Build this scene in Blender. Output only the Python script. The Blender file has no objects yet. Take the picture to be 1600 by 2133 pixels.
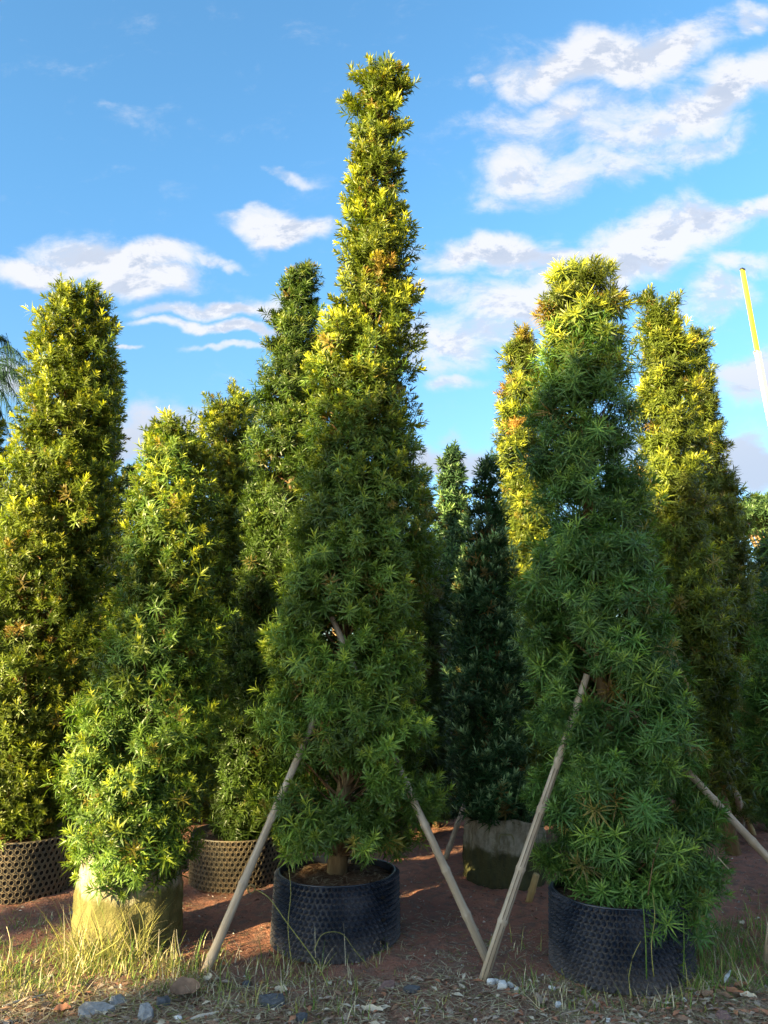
import bpy, math, random
import numpy as np
from mathutils import Vector, Matrix, Euler

R_ = math.radians
scene = bpy.context.scene
col = scene.collection
random.seed(7)
rng = np.random.default_rng(7)

# ---------------------------------------------------------------- camera
CAM_H = 1.45
TILT = R_(11.0)
F = 1611.0                      # focal length in photo pixels (photo 1600 x 2133)
cam_d = bpy.data.cameras.new('camera')
cam = bpy.data.objects.new('camera', cam_d)
col.objects.link(cam)
cam.location = (0, 0, CAM_H)
cam.rotation_euler = (R_(90) + TILT, 0, 0)
cam_d.sensor_fit = 'VERTICAL'
cam_d.sensor_height = 24.0
cam_d.lens = F / 2133.0 * 24.0
cam_d.clip_start = 0.05
cam_d.clip_end = 5000
scene.camera = cam


def P(px, py, Y):
    """the world point at distance Y in front of the camera seen at photo pixel px, py"""
    u, v = px - 800.0, 1066.5 - py
    fw = F * math.cos(TILT) - v * math.sin(TILT)
    up = F * math.sin(TILT) + v * math.cos(TILT)
    return Vector((u / fw * Y, Y, CAM_H + up / fw * Y))


def G(px, py, z=0.0):
    """the point of the ground seen at photo pixel px, py"""
    v = 1066.5 - py
    fw = F * math.cos(TILT) - v * math.sin(TILT)
    up = F * math.sin(TILT) + v * math.cos(TILT)
    return P(px, py, (z - CAM_H) * fw / up)


def DIR(px, py):
    d = P(px, py, 1.0) - Vector((0, 0, CAM_H))
    return d.normalized()


# ---------------------------------------------------------------- light
SUN_EL = R_(13.0)
SUN_AZ = math.atan2(-0.76, -0.65)            # x, y of the direction towards the sun
sv = Vector((math.sin(SUN_AZ) * math.cos(SUN_EL), math.cos(SUN_AZ) * math.cos(SUN_EL), math.sin(SUN_EL)))
sun_d = bpy.data.lights.new('sun', 'SUN')
sun_d.energy = 5.0
sun_d.angle = R_(0.5)
sun_d.color = (1.0, 0.80, 0.40)
sun = bpy.data.objects.new('sun', sun_d)
col.objects.link(sun)
sun.rotation_euler = sv.to_track_quat('Z', 'Y').to_euler()

scene.view_settings.view_transform = 'Standard'
scene.view_settings.look = 'None'
scene.view_settings.gamma = 1.0
scene.view_settings.use_curve_mapping = False
scene.view_settings.exposure = 2.42
scene.cycles.max_bounces = 6
scene.cycles.diffuse_bounces = 3
scene.cycles.transparent_max_bounces = 4
scene.cycles.use_denoising = True


# ---------------------------------------------------------------- node helper
class N:
    def __init__(s, tree):
        s.t = tree

    def n(s, typ, **kw):
        nd = s.t.nodes.new(typ)
        for k, v in kw.items():
            setattr(nd, k, v)
        return nd

    def put(s, sock, v):
        if isinstance(v, bpy.types.NodeSocket):
            s.t.links.new(v, sock)
        else:
            sock.default_value = v

    def math(s, op, a, b=0.0, c=0.0, clamp=False):
        nd = s.n('ShaderNodeMath', operation=op, use_clamp=clamp)
        s.put(nd.inputs[0], a); s.put(nd.inputs[1], b); s.put(nd.inputs[2], c)
        return nd.outputs[0]

    def vm(s, op, a, b=(0, 0, 0)):
        nd = s.n('ShaderNodeVectorMath', operation=op)
        s.put(nd.inputs[0], a); s.put(nd.inputs[1], b)
        return nd.outputs['Value'] if op in ('LENGTH', 'DOT_PRODUCT') else nd.outputs[0]

    def mix(s, f, a, b, blend='MIX'):
        nd = s.n('ShaderNodeMix', data_type='RGBA', blend_type=blend, clamp_factor=True)
        s.put(nd.inputs[0], f); s.put(nd.inputs[6], a); s.put(nd.inputs[7], b)
        return nd.outputs[2]

    def rng(s, v, a, b, c=0.0, d=1.0, smooth=True):
        nd = s.n('ShaderNodeMapRange', interpolation_type='SMOOTHSTEP' if smooth else 'LINEAR')
        for i, x in enumerate((v, a, b, c, d)):
            s.put(nd.inputs[i], x)
        return nd.outputs[0]

    def noise(s, vec, scale, detail=4.0, rough=0.55, dist=0.0):
        nd = s.n('ShaderNodeTexNoise')
        s.put(nd.inputs['Vector'], vec)
        nd.inputs['Scale'].default_value = scale
        nd.inputs['Detail'].default_value = detail
        nd.inputs['Roughness'].default_value = rough
        nd.inputs['Distortion'].default_value = dist
        return nd.outputs[0]

    def mapping(s, vec, loc=(0, 0, 0), rot=(0, 0, 0), scale=(1, 1, 1), typ='POINT'):
        nd = s.n('ShaderNodeMapping', vector_type=typ)
        s.put(nd.inputs[0], vec)
        nd.inputs['Location'].default_value = loc if typ != 'NORMAL' else (0, 0, 0)
        nd.inputs['Rotation'].default_value = rot
        nd.inputs['Scale'].default_value = scale
        return nd.outputs[0]


def c4(c):
    return (c[0], c[1], c[2], 1.0)


# ---------------------------------------------------------------- world: sky with clouds
world = bpy.data.worlds.new('World')
scene.world = world
world.use_nodes = True
wt = world.node_tree
wt.nodes.clear()
w = N(wt)
sky = w.n('ShaderNodeTexSky', sky_type='NISHITA')
sky.sun_disc = False
sky.sun_elevation = SUN_EL
sky.sun_rotation = SUN_AZ
sky.altitude = 50
sky.air_density = 1.0
sky.dust_density = 0.9
sky.ozone_density = 2.5
tc = w.n('ShaderNodeTexCoord').outputs['Generated']
sep = w.n('ShaderNodeSeparateXYZ')
wt.links.new(tc, sep.inputs[0])
fwd_ = w.vm('DOT_PRODUCT', tc, (0.0, math.cos(TILT), math.sin(TILT)))
fsafe = w.math('MAXIMUM', fwd_, 0.15)
uu = w.math('DIVIDE', w.vm('DOT_PRODUCT', tc, (1.0, 0.0, 0.0)), fsafe)
vv_ = w.math('DIVIDE', w.vm('DOT_PRODUCT', tc, (0.0, -math.sin(TILT), math.cos(TILT))), fsafe)
el = w.math('ARCSINE', sep.outputs[2])
comb = w.n('ShaderNodeCombineXYZ')
wt.links.new(uu, comb.inputs[0]); wt.links.new(vv_, comb.inputs[1])
ae = comb.outputs[0]
# wobble the position so that the cloud banks get ragged edges
nz = w.n('ShaderNodeTexNoise')
wt.links.new(ae, nz.inputs['Vector'])
nz.inputs['Scale'].default_value = 7.0
nz.inputs['Detail'].default_value = 5.0
wob = w.vm('SCALE', w.vm('SUBTRACT', nz.outputs['Color'], (0.5, 0.5, 0.5)))
wob.node.inputs['Scale'].default_value = 0.13
aew = w.vm('ADD', ae, wob)

BANKS = [  # photo px, py of the middle, half width, half height (px), tilt (deg), weight
    (1290, 105, 330, 62, 12, 1.0), (1500, 185, 270, 70, 12, 1.0), (1100, 165, 130, 45, 12, .8),
    (1180, 230, 260, 60, 14, .68), (1380, 235, 330, 75, 14, .75), (1090, 335, 140, 75, 20, .72), (1230, 350, 190, 60, 10, .66),
    (1420, 300, 180, 40, 10, .66), (1040, 400, 90, 30, 10, .5),
    (1050, 515, 240, 45, 3, 1.0), (1330, 520, 330, 85, 14, 1.0), (1530, 455, 240, 45, 16, .9),
    (1120, 620, 210, 80, 8, .95), (960, 700, 190, 70, 2, .8), (900, 600, 120, 40, 0, .6), (1490, 640, 120, 60, 5, .7),
    (1560, 570, 90, 30, 0, .7), (1560, 800, 110, 60, -5, .9), (1570, 960, 130, 60, 0, 1.0), (1300, 930, 300, 60, 0, .6),
    (230, 520, 220, 50, -3, 1.0), (290, 570, 130, 48, -8, .9), (60, 545, 130, 40, 0, .9), (440, 535, 90, 14, -2, .72),
    (600, 468, 130, 42, -8, .95), (540, 440, 80, 22, 0, .7), (595, 345, 70, 18, 0, .55), (240, 237, 70, 18, 0, .34),
    (440, 648, 160, 26, 0, .95), (470, 692, 190, 20, -3, .95), (560, 640, 70, 40, 0, .7), (480, 742, 100, 12, -3, .7), (285, 748, 40, 8, -3, .7),
    (330, 900, 170, 70, 3, 1.0), (20, 760, 90, 60, 0, .9), (930, 950, 130, 50, 0, 1.0), (940, 805, 60, 24, 0, .6),
    (1600, 40, 70, 40, 20, .7), (985, 190, 40, 25, 0, .6), (920, 740, 60, 60, 0, .5),
]


def bank_field(coord):
    acc = None
    for (px, py, hw, hh, tl, wgt) in BANKS:
        m = w.mapping(coord, ((px - 800) / F, (1066.5 - py) / F, 0), (0, 0, R_(tl)), (hw / F, hh / F, 1.0), 'TEXTURE')
        ln = w.vm('LENGTH', m)
        v = w.rng(ln, 1.35, 0.25, 0.0, wgt)
        acc = v if acc is None else w.math('MAXIMUM', acc, v)
    return acc


banks = bank_field(aew)
# elsewhere in the sky: loose scattered clouds of the same kind
inx = w.rng(w.math('ABSOLUTE', uu), 0.56, 0.70)
iny = w.rng(w.math('ABSOLUTE', vv_), 0.72, 0.90)
back = w.rng(fwd_, 0.35, 0.2)
outside = w.math('MAXIMUM', w.math('MAXIMUM', inx, iny), back)
scat = w.rng(w.noise(w.mapping(tc, scale=(1.0, 1.0, 2.4)), 3.2, 3.0), 0.44, 0.58, 0.0, 0.95)
banks = w.math('MAXIMUM', w.math('MULTIPLY', banks, w.math('SUBTRACT', 1.0, back)), w.math('MULTIPLY', scat, outside))


def fine(vec):
    m = w.mapping(vec, (0, 0, 0), (0, 0, R_(-10)), (1.0, 1.7, 1.0))
    return w.noise(m, 11.0, 12.0, 0.66, 0.3)


f0 = fine(ae)
f1 = fine(w.vm('ADD', ae, (-0.010, 0.020, 0.0)))


def dens(b, f):
    return w.math('ADD', w.math('MULTIPLY', b, 1.08), w.math('MULTIPLY', w.math('SUBTRACT', f, 0.5), 1.75))


d0 = dens(banks, f0)
cover = w.math('POWER', w.rng(d0, 0.06, 1.02), 1.15)
shade = w.rng(w.math('SUBTRACT', f1, f0), -0.04, 0.08)     # thicker above than here: an underside
thick = w.rng(d0, 0.5, 1.25)
low = w.rng(el, 0.42, 0.20)                                # low clouds are greyer
sh = w.math('MULTIPLY', shade, w.math('ADD', w.math('MULTIPLY', thick, 0.45), 0.40))
sh = w.math('MAXIMUM', sh, w.math('MULTIPLY', low, 0.9))
ccol = w.mix(sh, c4((2.5, 2.5, 2.6)), c4((1.4, 1.6, 2.0)))
# the blue as the photograph has it
tint = w.mix(1.0, sky.outputs[0], w.mix(w.rng(el, 0.62, 0.10), c4((0.70, 1.06, 1.13)), c4((0.73, 0.88, 0.97))), 'MULTIPLY')
final = w.mix(w.math('MULTIPLY', cover, 0.92), tint, ccol)
bg = w.n('ShaderNodeBackground')
wt.links.new(final, bg.inputs[0])
bg.inputs[1].default_value = 0.074
wo = w.n('ShaderNodeOutputWorld')
wt.links.new(bg.outputs[0], wo.inputs[0])
world.cycles.sampling_method = 'MANUAL'
world.cycles.sample_map_resolution = 512


# ---------------------------------------------------------------- helpers for objects
def tag(o, label=None, cat=None, group=None, kind=None):
    if label: o['label'] = label
    if cat: o['category'] = cat
    if group: o['group'] = group
    if kind: o['kind'] = kind
    return o


def empty(name, loc=(0, 0, 0)):
    o = bpy.data.objects.new(name, None)
    o.empty_display_size = 0.1
    col.objects.link(o)
    o.location = loc
    return o


class MB:
    """collects vertices and faces; build() links them as one mesh object"""
    def __init__(s):
        s.v = []; s.f = []; s.mi = []; s.cur = 0

    def add(s, vs, fs):
        o = len(s.v)
        s.v.extend([tuple(x) for x in vs])
        s.f.extend([tuple(i + o for i in q) for q in fs])
        s.mi.extend([s.cur] * len(fs))

    def tube(s, pts, rad, k=8, cap=True):
        pts = [Vector(p) for p in pts]
        rings = []
        vs = []
        for i, p in enumerate(pts):
            d = (pts[min(i + 1, len(pts) - 1)] - pts[max(i - 1, 0)]).normalized()
            a = d.orthogonal() if abs(d.z) > 0.95 else d.cross(Vector((0, 0, 1)))
            a.normalize()
            b = d.cross(a)
            r = rad[i] if hasattr(rad, '__len__') else rad
            for j in range(k):
                t = 2 * math.pi * j / k
                vs.append(p + a * (r * math.cos(t)) + b * (r * math.sin(t)))
        fs = []
        n = len(pts)
        for i in range(n - 1):
            for j in range(k):
                fs.append((i * k + j, i * k + (j + 1) % k, (i + 1) * k + (j + 1) % k, (i + 1) * k + j))
        if cap:
            fs.append(tuple(range(k - 1, -1, -1)))
            fs.append(tuple((n - 1) * k + j for j in range(k)))
        s.add(vs, fs)

    def box(s, c, h, rot=None):
        c = Vector(c)
        vs = []
        for x in (-1, 1):
            for y in (-1, 1):
                for z in (-1, 1):
                    q = Vector((x * h[0], y * h[1], z * h[2]))
                    if rot: q = rot @ q
                    vs.append(c + q)
        s.add(vs, [(0, 1, 3, 2), (4, 6, 7, 5), (0, 4, 5, 1), (2, 3, 7, 6), (0, 2, 6, 4), (1, 5, 7, 3)])

    def build(s, name, mats, parent=None, smooth=False):
        me = bpy.data.meshes.new(name)
        me.from_pydata(s.v, [], s.f)
        if not isinstance(mats, (list, tuple)): mats = [mats]
        for m in mats: me.materials.append(m)
        if len(mats) > 1:
            me.polygons.foreach_set('material_index', s.mi)
        if smooth:
            me.polygons.foreach_set('use_smooth', [True] * len(s.f))
        me.update()
        o = bpy.data.objects.new(name, me)
        col.objects.link(o)
        if parent: o.parent = parent
        return o


def new_mat(name):
    m = bpy.data.materials.new(name)
    m.use_nodes = True
    m.node_tree.nodes.clear()
    return m, N(m.node_tree)


def finish(n, surf):
    out = n.n('ShaderNodeOutputMaterial')
    n.t.links.new(surf, out.inputs[0])


def principled(n, colr, rough=0.7, bump=None, bstr=0.3, bdist=0.01, spec=0.5):
    b = n.n('ShaderNodeBsdfPrincipled')
    n.put(b.inputs['Base Color'], colr)
    n.put(b.inputs['Roughness'], rough)
    b.inputs['Specular IOR Level'].default_value = spec
    if bump is not None:
        bp = n.n('ShaderNodeBump')
        bp.inputs['Strength'].default_value = bstr
        bp.inputs['Distance'].default_value = bdist
        n.put(bp.inputs['Height'], bump)
        n.t.links.new(bp.outputs[0], b.inputs['Normal'])
    return b.outputs[0]


def simple_mat(name, c1, c2, scale=8.0, rough=0.8, bstr=0.4, spec=0.3, stretch=(1, 1, 1), bdist=0.01):
    m, n = new_mat(name)
    tcn = n.n('ShaderNodeTexCoord').outputs['Object']
    v = n.mapping(tcn, scale=stretch)
    a = n.noise(v, scale, 6.0, 0.6)
    cc = n.mix(n.rng(a, 0.32, 0.68), c4(c1), c4(c2))
    finish(n, principled(n, cc, rough, a, bstr, bdist, spec))
    return m


def foliage_mat(name, old, young, brown, trans=0.30, rough=0.42):
    """leaves: colour by the age of the leaf (mesh attribute 'age') and by the shoot ('tint' of the instance)"""
    m, n = new_mat(name)
    at = n.n('ShaderNodeAttribute', attribute_name='age')
    ti = n.n('ShaderNodeAttribute', attribute_name='tint', attribute_type='INSTANCER')
    sp = n.n('ShaderNodeSeparateXYZ')
    n.t.links.new(ti.outputs['Vector'], sp.inputs[0])
    young_f = n.math('MULTIPLY', at.outputs['Fac'], sp.outputs[0], clamp=True)
    c = n.mix(young_f, c4(old), c4(young))
    c = n.mix(sp.outputs[1], c, c4(brown))
    vv = n.vm('SCALE', c)
    n.put(vv.node.inputs['Scale'], sp.outputs[2])
    b = n.n('ShaderNodeBsdfPrincipled')
    n.put(b.inputs['Base Color'], vv)
    b.inputs['Roughness'].default_value = rough
    b.inputs['Specular IOR Level'].default_value = 0.35
    tr = n.n('ShaderNodeBsdfTranslucent')
    tcol = n.mix(1.0, vv, c4((1.25, 1.35, 0.45)), 'MULTIPLY')
    n.put(tr.inputs[0], tcol)
    mx = n.n('ShaderNodeMixShader')
    mx.inputs[0].default_value = trans
    n.t.links.new(b.outputs[0], mx.inputs[1]); n.t.links.new(tr.outputs[0], mx.inputs[2])
    finish(n, mx.outputs[0])
    return m


BROWN = (0.34, 0.19, 0.05)
M = {}
M['leaf_green'] = foliage_mat('leaf_green', (0.100, 0.175, 0.030), (0.46, 0.50, 0.050), BROWN)
M['leaf_deep'] = foliage_mat('leaf_deep', (0.072, 0.155, 0.034), (0.38, 0.50, 0.065), BROWN)
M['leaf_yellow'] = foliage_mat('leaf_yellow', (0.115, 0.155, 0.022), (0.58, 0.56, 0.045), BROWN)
M['leaf_dark'] = foliage_mat('leaf_dark', (0.030, 0.085, 0.022), (0.50, 0.68, 0.30), BROWN, 0.12, 0.6)
M['leaf_far'] = foliage_mat('leaf_far', (0.035, 0.075, 0.028), (0.14, 0.22, 0.06), BROWN, 0.2)
M['palm_leaf'] = simple_mat('palm_leaf', (0.010, 0.030, 0.018), (0.020, 0.048, 0.026), 3, 0.8, 0.1, .1)
M['bark'] = simple_mat('bark', (0.16, 0.10, 0.05), (0.30, 0.21, 0.11), 16, 0.9, 0.9, 0.2, (1, 1, 0.25), 0.02)
M['twig'] = simple_mat('twig', (0.10, 0.055, 0.025), (0.20, 0.12, 0.06), 20, 0.9, 0.3)


# ---------------------------------------------------------------- shoots (the pieces the crowns are made of)
def shoot_mesh(name, leaf_len, leaf_w, n_leaf, spread, stem, mat, seed, droop=0.15):
    r = random.Random(seed)
    vs, fs, age = [], [], []
    for i in range(n_leaf):
        t = (i + r.random() * 0.6) / n_leaf
        phi = i * 2.399963 + r.uniform(-.3, .3)
        ang = R_(spread * (1.0 - 0.78 * t ** 1.4) + r.uniform(-9, 9))
        base = Vector((0, 0, stem * t))
        L = leaf_len * (1.0 - 0.45 * max(0, t - 0.55) / 0.45) * r.uniform(0.8, 1.15)
        d = Vector((math.sin(ang) * math.cos(phi), math.sin(ang) * math.sin(phi), math.cos(ang)))
        side = d.cross(Vector((0, 0, 1)))
        if side.length < 1e-3: side = Vector((1, 0, 0))
        side.normalize()
        side = (Matrix.Rotation(r.uniform(-.5, .5), 3, d) @ side)
        up = side.cross(d)
        bend = -up * (droop * L) if r.random() < .85 else up * (droop * L)
        wd = leaf_w * r.uniform(.8, 1.2)
        k = len(vs)
        p0 = base
        p1 = base + d * (L * 0.5) + bend * -0.25
        p2 = base + d * L + bend
        vs += [p0 - side * wd * .22, p0 + side * wd * .22, p1 - side * wd * .5, p1 + side * wd * .5, p2]
        fs += [(k, k + 1, k + 3, k + 2), (k + 2, k + 3, k + 4)]
        a = max(0.0, (t - 0.35) / 0.65) ** 1.2
        age += [a * .8, a * .8, a, a, a * 1.0]
    me = bpy.data.meshes.new(name)
    me.from_pydata([tuple(v) for v in vs], [], fs)
    at = me.attributes.new('age', 'FLOAT', 'POINT')
    at.data.foreach_set('value', age)
    me.materials.append(mat)
    me.update()
    return bpy.data.objects.new(name, me)       # a template: read by the crown's node tree, never linked to the scene


def shoot_set(key, leaf_len, leaf_w, n_leaf, spread, stem, mat, droop=0.15):
    return [shoot_mesh('shoot_' + key, leaf_len * (.72, .9, 1.05, 1.28)[i], leaf_w * (.95, 1.0, 1.05, .9)[i], n_leaf + (-6, 0, 3, -4)[i], spread + 12 * (i - 1), stem * (1 + .15 * i), mat, 31 * i + len(key), droop) for i in range(4)]


def crown_nodes(name, shoots):
    ng = bpy.data.node_groups.new(name, 'GeometryNodeTree')
    ng.interface.new_socket('Geometry', in_out='INPUT', socket_type='NodeSocketGeometry')
    ng.interface.new_socket('Geometry', in_out='OUTPUT', socket_type='NodeSocketGeometry')
    nd = ng.nodes; L = ng.links
    gi = nd.new('NodeGroupInput'); go = nd.new('NodeGroupOutput')
    jn = nd.new('GeometryNodeJoinGeometry')
    for s in reversed(shoots):
        oi = nd.new('GeometryNodeObjectInfo')
        oi.inputs['Object'].default_value = s
        oi.inputs['As Instance'].default_value = False
        g2 = nd.new('GeometryNodeGeometryToInstance')
        L.new(oi.outputs['Geometry'], g2.inputs[0])
        L.new(g2.outputs[0], jn.inputs[0])
    m2p = nd.new('GeometryNodeMeshToPoints')
    L.new(gi.outputs[0], m2p.inputs[0])
    iop = nd.new('GeometryNodeInstanceOnPoints')
    L.new(m2p.outputs[0], iop.inputs['Points'])
    L.new(jn.outputs[0], iop.inputs['Instance'])
    iop.inputs['Pick Instance'].default_value = True

    def attr(nm, ty):
        a = nd.new('GeometryNodeInputNamedAttribute'); a.data_type = ty
        a.inputs['Name'].default_value = nm
        return a.outputs[0]
    L.new(attr('idx', 'INT'), iop.inputs['Instance Index'])
    L.new(attr('rot', 'FLOAT_VECTOR'), iop.inputs['Rotation'])
    L.new(attr('scl', 'FLOAT'), iop.inputs['Scale'])
    L.new(iop.outputs[0], go.inputs[0])
    return ng


SETS = {}


def get_set(key):
    if key == 'tall' and key not in SETS:
        # short upright shoots for the top, its sunlight put into their yellow, longer splayed ones for the skirt
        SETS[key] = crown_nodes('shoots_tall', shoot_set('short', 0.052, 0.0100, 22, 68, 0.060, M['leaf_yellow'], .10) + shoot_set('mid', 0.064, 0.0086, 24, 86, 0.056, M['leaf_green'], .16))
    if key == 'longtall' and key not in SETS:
        SETS[key] = crown_nodes('shoots_longtall', shoot_set('gold', 0.084, 0.0080, 28, 88, 0.062, M['leaf_yellow'], .16) + shoot_set('long', 0.094, 0.0078, 32, 96, 0.062, M['leaf_deep'], .22))  # yellow shoots for the top carry its sunlight in their colour
    if key not in SETS:
        spec = {
            'short': (0.054, 0.0105, 22, 70, 0.058, M['leaf_yellow'], .10),
            'mid': (0.062, 0.0088, 24, 84, 0.058, M['leaf_green'], .15),
            'long': (0.094, 0.0078, 32, 96, 0.062, M['leaf_deep'], .22),
            'longy': (0.074, 0.0085, 26, 86, 0.060, M['leaf_green'], .18),
            'gold': (0.072, 0.0085, 26, 84, 0.060, M['leaf_yellow'], .18),
            'tips': (0.060, 0.0100, 16, 66, 0.06, M['leaf_dark'], .10),
            'far': (0.085, 0.0170, 16, 86, 0.07, M['leaf_far'], .12),
            'shade': (0.14, 0.060, 12, 86, 0.12, M['leaf_far'], .12),
        }[key]
        SETS[key] = crown_nodes('shoots_' + key, shoot_set(key, *spec))
    return SETS[key]


def rot_from_dir(D, spin):
    """Euler angles (XYZ) which turn +Z to D after a spin about Z (arrays)"""
    D = D / np.linalg.norm(D, axis=1)[:, None]
    th = np.arccos(np.clip(D[:, 2], -1, 1))
    ph = np.arctan2(D[:, 1], D[:, 0])
    # matrix Rz(ph) Ry(th) Rz(spin)
    cp, sp, ct, st, cs, ss = np.cos(ph), np.sin(ph), np.cos(th), np.sin(th), np.cos(spin), np.sin(spin)
    m20 = -st * cs; m21 = st * ss; m22 = ct
    m00 = cp * ct * cs - sp * ss; m10 = sp * ct * cs + cp * ss
    ry = np.arcsin(np.clip(-m20, -1, 1)); rx = np.arctan2(m21, m22); rz = np.arctan2(m10, m00)
    return np.stack([rx, ry, rz], 1)


def points_object(name, pts, rot, scl, idx, tint, ng, parent):
    me = bpy.data.meshes.new(name)
    me.vertices.add(len(pts))
    me.vertices.foreach_set('co', pts.astype(np.float32).ravel())
    for nm, ty, fld, arr in (('rot', 'FLOAT_VECTOR', 'vector', rot), ('tint', 'FLOAT_VECTOR', 'vector', tint), ('scl', 'FLOAT', 'value', scl)):
        a = me.attributes.new(nm, ty, 'POINT')
        a.data.foreach_set(fld, arr.astype(np.float32).ravel())
    a = me.attributes.new('idx', 'INT', 'POINT')
    a.data.foreach_set('value', idx.astype(np.int32))
    me.update()
    o = bpy.data.objects.new(name, me)
    col.objects.link(o)
    md = o.modifiers.new('shoots', 'NODES')
    md.node_group = ng
    if parent: o.parent = parent
    return o


def smooth_noise(x, y, z, sc, seed):
    r = np.random.default_rng(seed)
    v = np.zeros_like(x)
    for i in range(7):
        k = r.normal(size=3) * sc
        v += np.sin(k[0] * x + k[1] * y + k[2] * z + r.uniform(0, 6.28))
    return v / 2.6


def tree(name, prof, Y, base_px, kind, label, seed, dens=1.0, gap=0.08, young=0.6, bright=1.0, brown=0.004, group='potted columnar conifers in the nursery',
         trunk_r=0.04, reach=0.076, clump=0.105, spacing=0.165, upright=0.6, core=1.0, base_z=0.25, patches=(), limbs=True, extra=(), scale=1.0, gaps=(), holes=(), reach_scale=1.0, mixz=(1.6, 3.0), tiers=0.0):
    """a column-shaped tree from its silhouette in the photo at depth Y; prof rows are (py, left px, right px), top first"""
    r = np.random.default_rng(seed)
    rows = []
    for (py, xl, xr) in prof:
        a, b = P(xl, py, Y), P(xr, py, Y)
        rows.append((a.z, (a.x + b.x) / 2, (b.x - a.x) / 2))
    rows.sort()
    zz = np.array([q[0] for q in rows]); cc = np.array([q[1] for q in rows]); rr = np.array([q[2] for q in rows])
    rr = np.maximum(rr - reach * reach_scale, 0.02)
    zmin, zmax = zz[0] + 0.02, zz[-1] - reach * 0.8
    base = G(*base_px) if base_px else Vector((cc[0], Y, 0))
    root = empty(name, (base.x, Y, 0))
    tag(root, label, 'tree', group)
    o0 = np.array([base.x, Y, 0.0])

    def cen(z): return np.interp(z, zz, cc)
    def rad(z): return np.interp(z, zz, rr)
    H = zmax - zmin
    zg = np.linspace(zmin, zmax, 200)
    area = np.trapz(2 * np.pi * rad(zg), zg)
    M_ = int(area / spacing ** 2 * dens * 1.25)
    # clump centres: z drawn in proportion to the girth
    cdf = np.cumsum(rad(zg) + 0.03); cdf /= cdf[-1]
    cz = np.interp((np.arange(M_) + r.random(M_)) / M_, cdf, zg)
    th = (np.arange(M_) * 2.399963 + r.uniform(-.35, .35, M_)) % (2 * np.pi)
    Rz = rad(cz)
    lump = smooth_noise(np.cos(th) * Rz, np.sin(th) * Rz, cz, 5.5, seed + 1)
    rf = 0.87 + 0.13 * lump + r.uniform(-.10, .07, M_)
    rf = rf + tiers * np.sin(cz * 6.283 / .34 + 1.2 * np.sin(th + cz)) * np.clip((2.6 - cz) / 1.2, 0, 1)
    fac = np.clip(rf, .5, 1.15)
    x = cen(cz) + np.cos(th) * Rz * fac
    y = Y + np.sin(th) * Rz * fac
    g = smooth_noise(x * 1.0, y * 1.0, cz, 6.5, seed + 2)
    keep = (r.random(M_) > gap) & (g > -1.35)
    # bare places given in the photo: (px, py, radius px) on the side towards the camera
    for (gx, gy, gr) in gaps:
        q = P(gx, gy, Y)
        rw = gr / F * Y
        keep &= ~(((x - q.x) ** 2 + ((cz - q.z) * 1.0) ** 2 < rw ** 2) & (y < Y + 0.05))
    x, y, cz, th, Rz = x[keep], y[keep], cz[keep], th[keep], Rz[keep]
    n = len(x)
    cl_b = np.clip(1 + 0.22 * r.normal(size=n), .5, 1.6)
    cl_y = np.clip(young * (0.7 + 0.5 * r.normal(size=n)), 0, 1.3)
    cl_br = (r.random(n) < brown) * r.uniform(.4, .9, n)
    for (bx, by, brd, st) in patches:
        q = P(bx, by, Y)
        rw = brd / F * Y
        dd = ((x - q.x) ** 2 + (cz - q.z) ** 2) / rw ** 2
        cl_br = np.maximum(cl_br, (dd < 1) * (r.random(n) < .6) * st)
    # shoots of each clump
    S = np.maximum(5, (r.normal(21, 4, n)).astype(int))
    ci = np.repeat(np.arange(n), S)
    m = len(ci)
    off = r.normal(size=(m, 3)); off /= np.linalg.norm(off, axis=1)[:, None]
    off *= (r.random(m) ** 0.45)[:, None]
    cs = clump * np.clip((Rz / 0.22), .45, 1.0)
    offs = off * cs[ci][:, None] * np.array([1.15, 1.15, 0.75])
    out = np.stack([np.cos(th), np.sin(th), np.zeros(n)], 1)
    pts = np.stack([x, y, cz], 1)[ci] + offs
    D = off * 0.55 + out[ci] * 0.50 + np.array([0, 0, upright]) + r.normal(size=(m, 3)) * 0.25
    poke = (r.random(m) < .05)[:, None] * r.uniform(.02, .085, (m, 1))
    pts = pts + poke * (D / np.linalg.norm(D, axis=1)[:, None])
    young_lit_a = np.clip(cl_y[ci] * (0.55 + 0.6 * (off[:, 2] + (off * out[ci]).sum(1))) + r.normal(size=m) * .18, 0, 1.4)
    bright_a = bright * cl_b[ci] * np.clip(1 + .14 * r.normal(size=m), .6, 1.5)
    brown_a = np.where(r.random(m) < .02, .5, 0) + cl_br[ci] * (r.random(m) < .7)
    # inner shoots: older, behind the outer ones
    K = int(m * 0.42 * core)
    if K > 0:
        z2 = np.interp(r.random(K), cdf, zg); t2 = r.uniform(0, 2 * np.pi, K)
        f2 = r.uniform(.25, .80, K)
        p2 = np.stack([cen(z2) + np.cos(t2) * rad(z2) * f2, Y + np.sin(t2) * rad(z2) * f2, z2], 1)
        d2 = np.stack([np.cos(t2), np.sin(t2), np.full(K, .5)], 1) + r.normal(size=(K, 3)) * .4
        pts = np.concatenate([pts, p2]); D = np.concatenate([D, d2])
        young_lit_a = np.concatenate([young_lit_a, np.zeros(K)]); bright_a = np.concatenate([bright_a, bright * r.uniform(.75, 1.1, K)])
        brown_a = np.concatenate([brown_a, (r.random(K) < .08) * .7])
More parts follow.
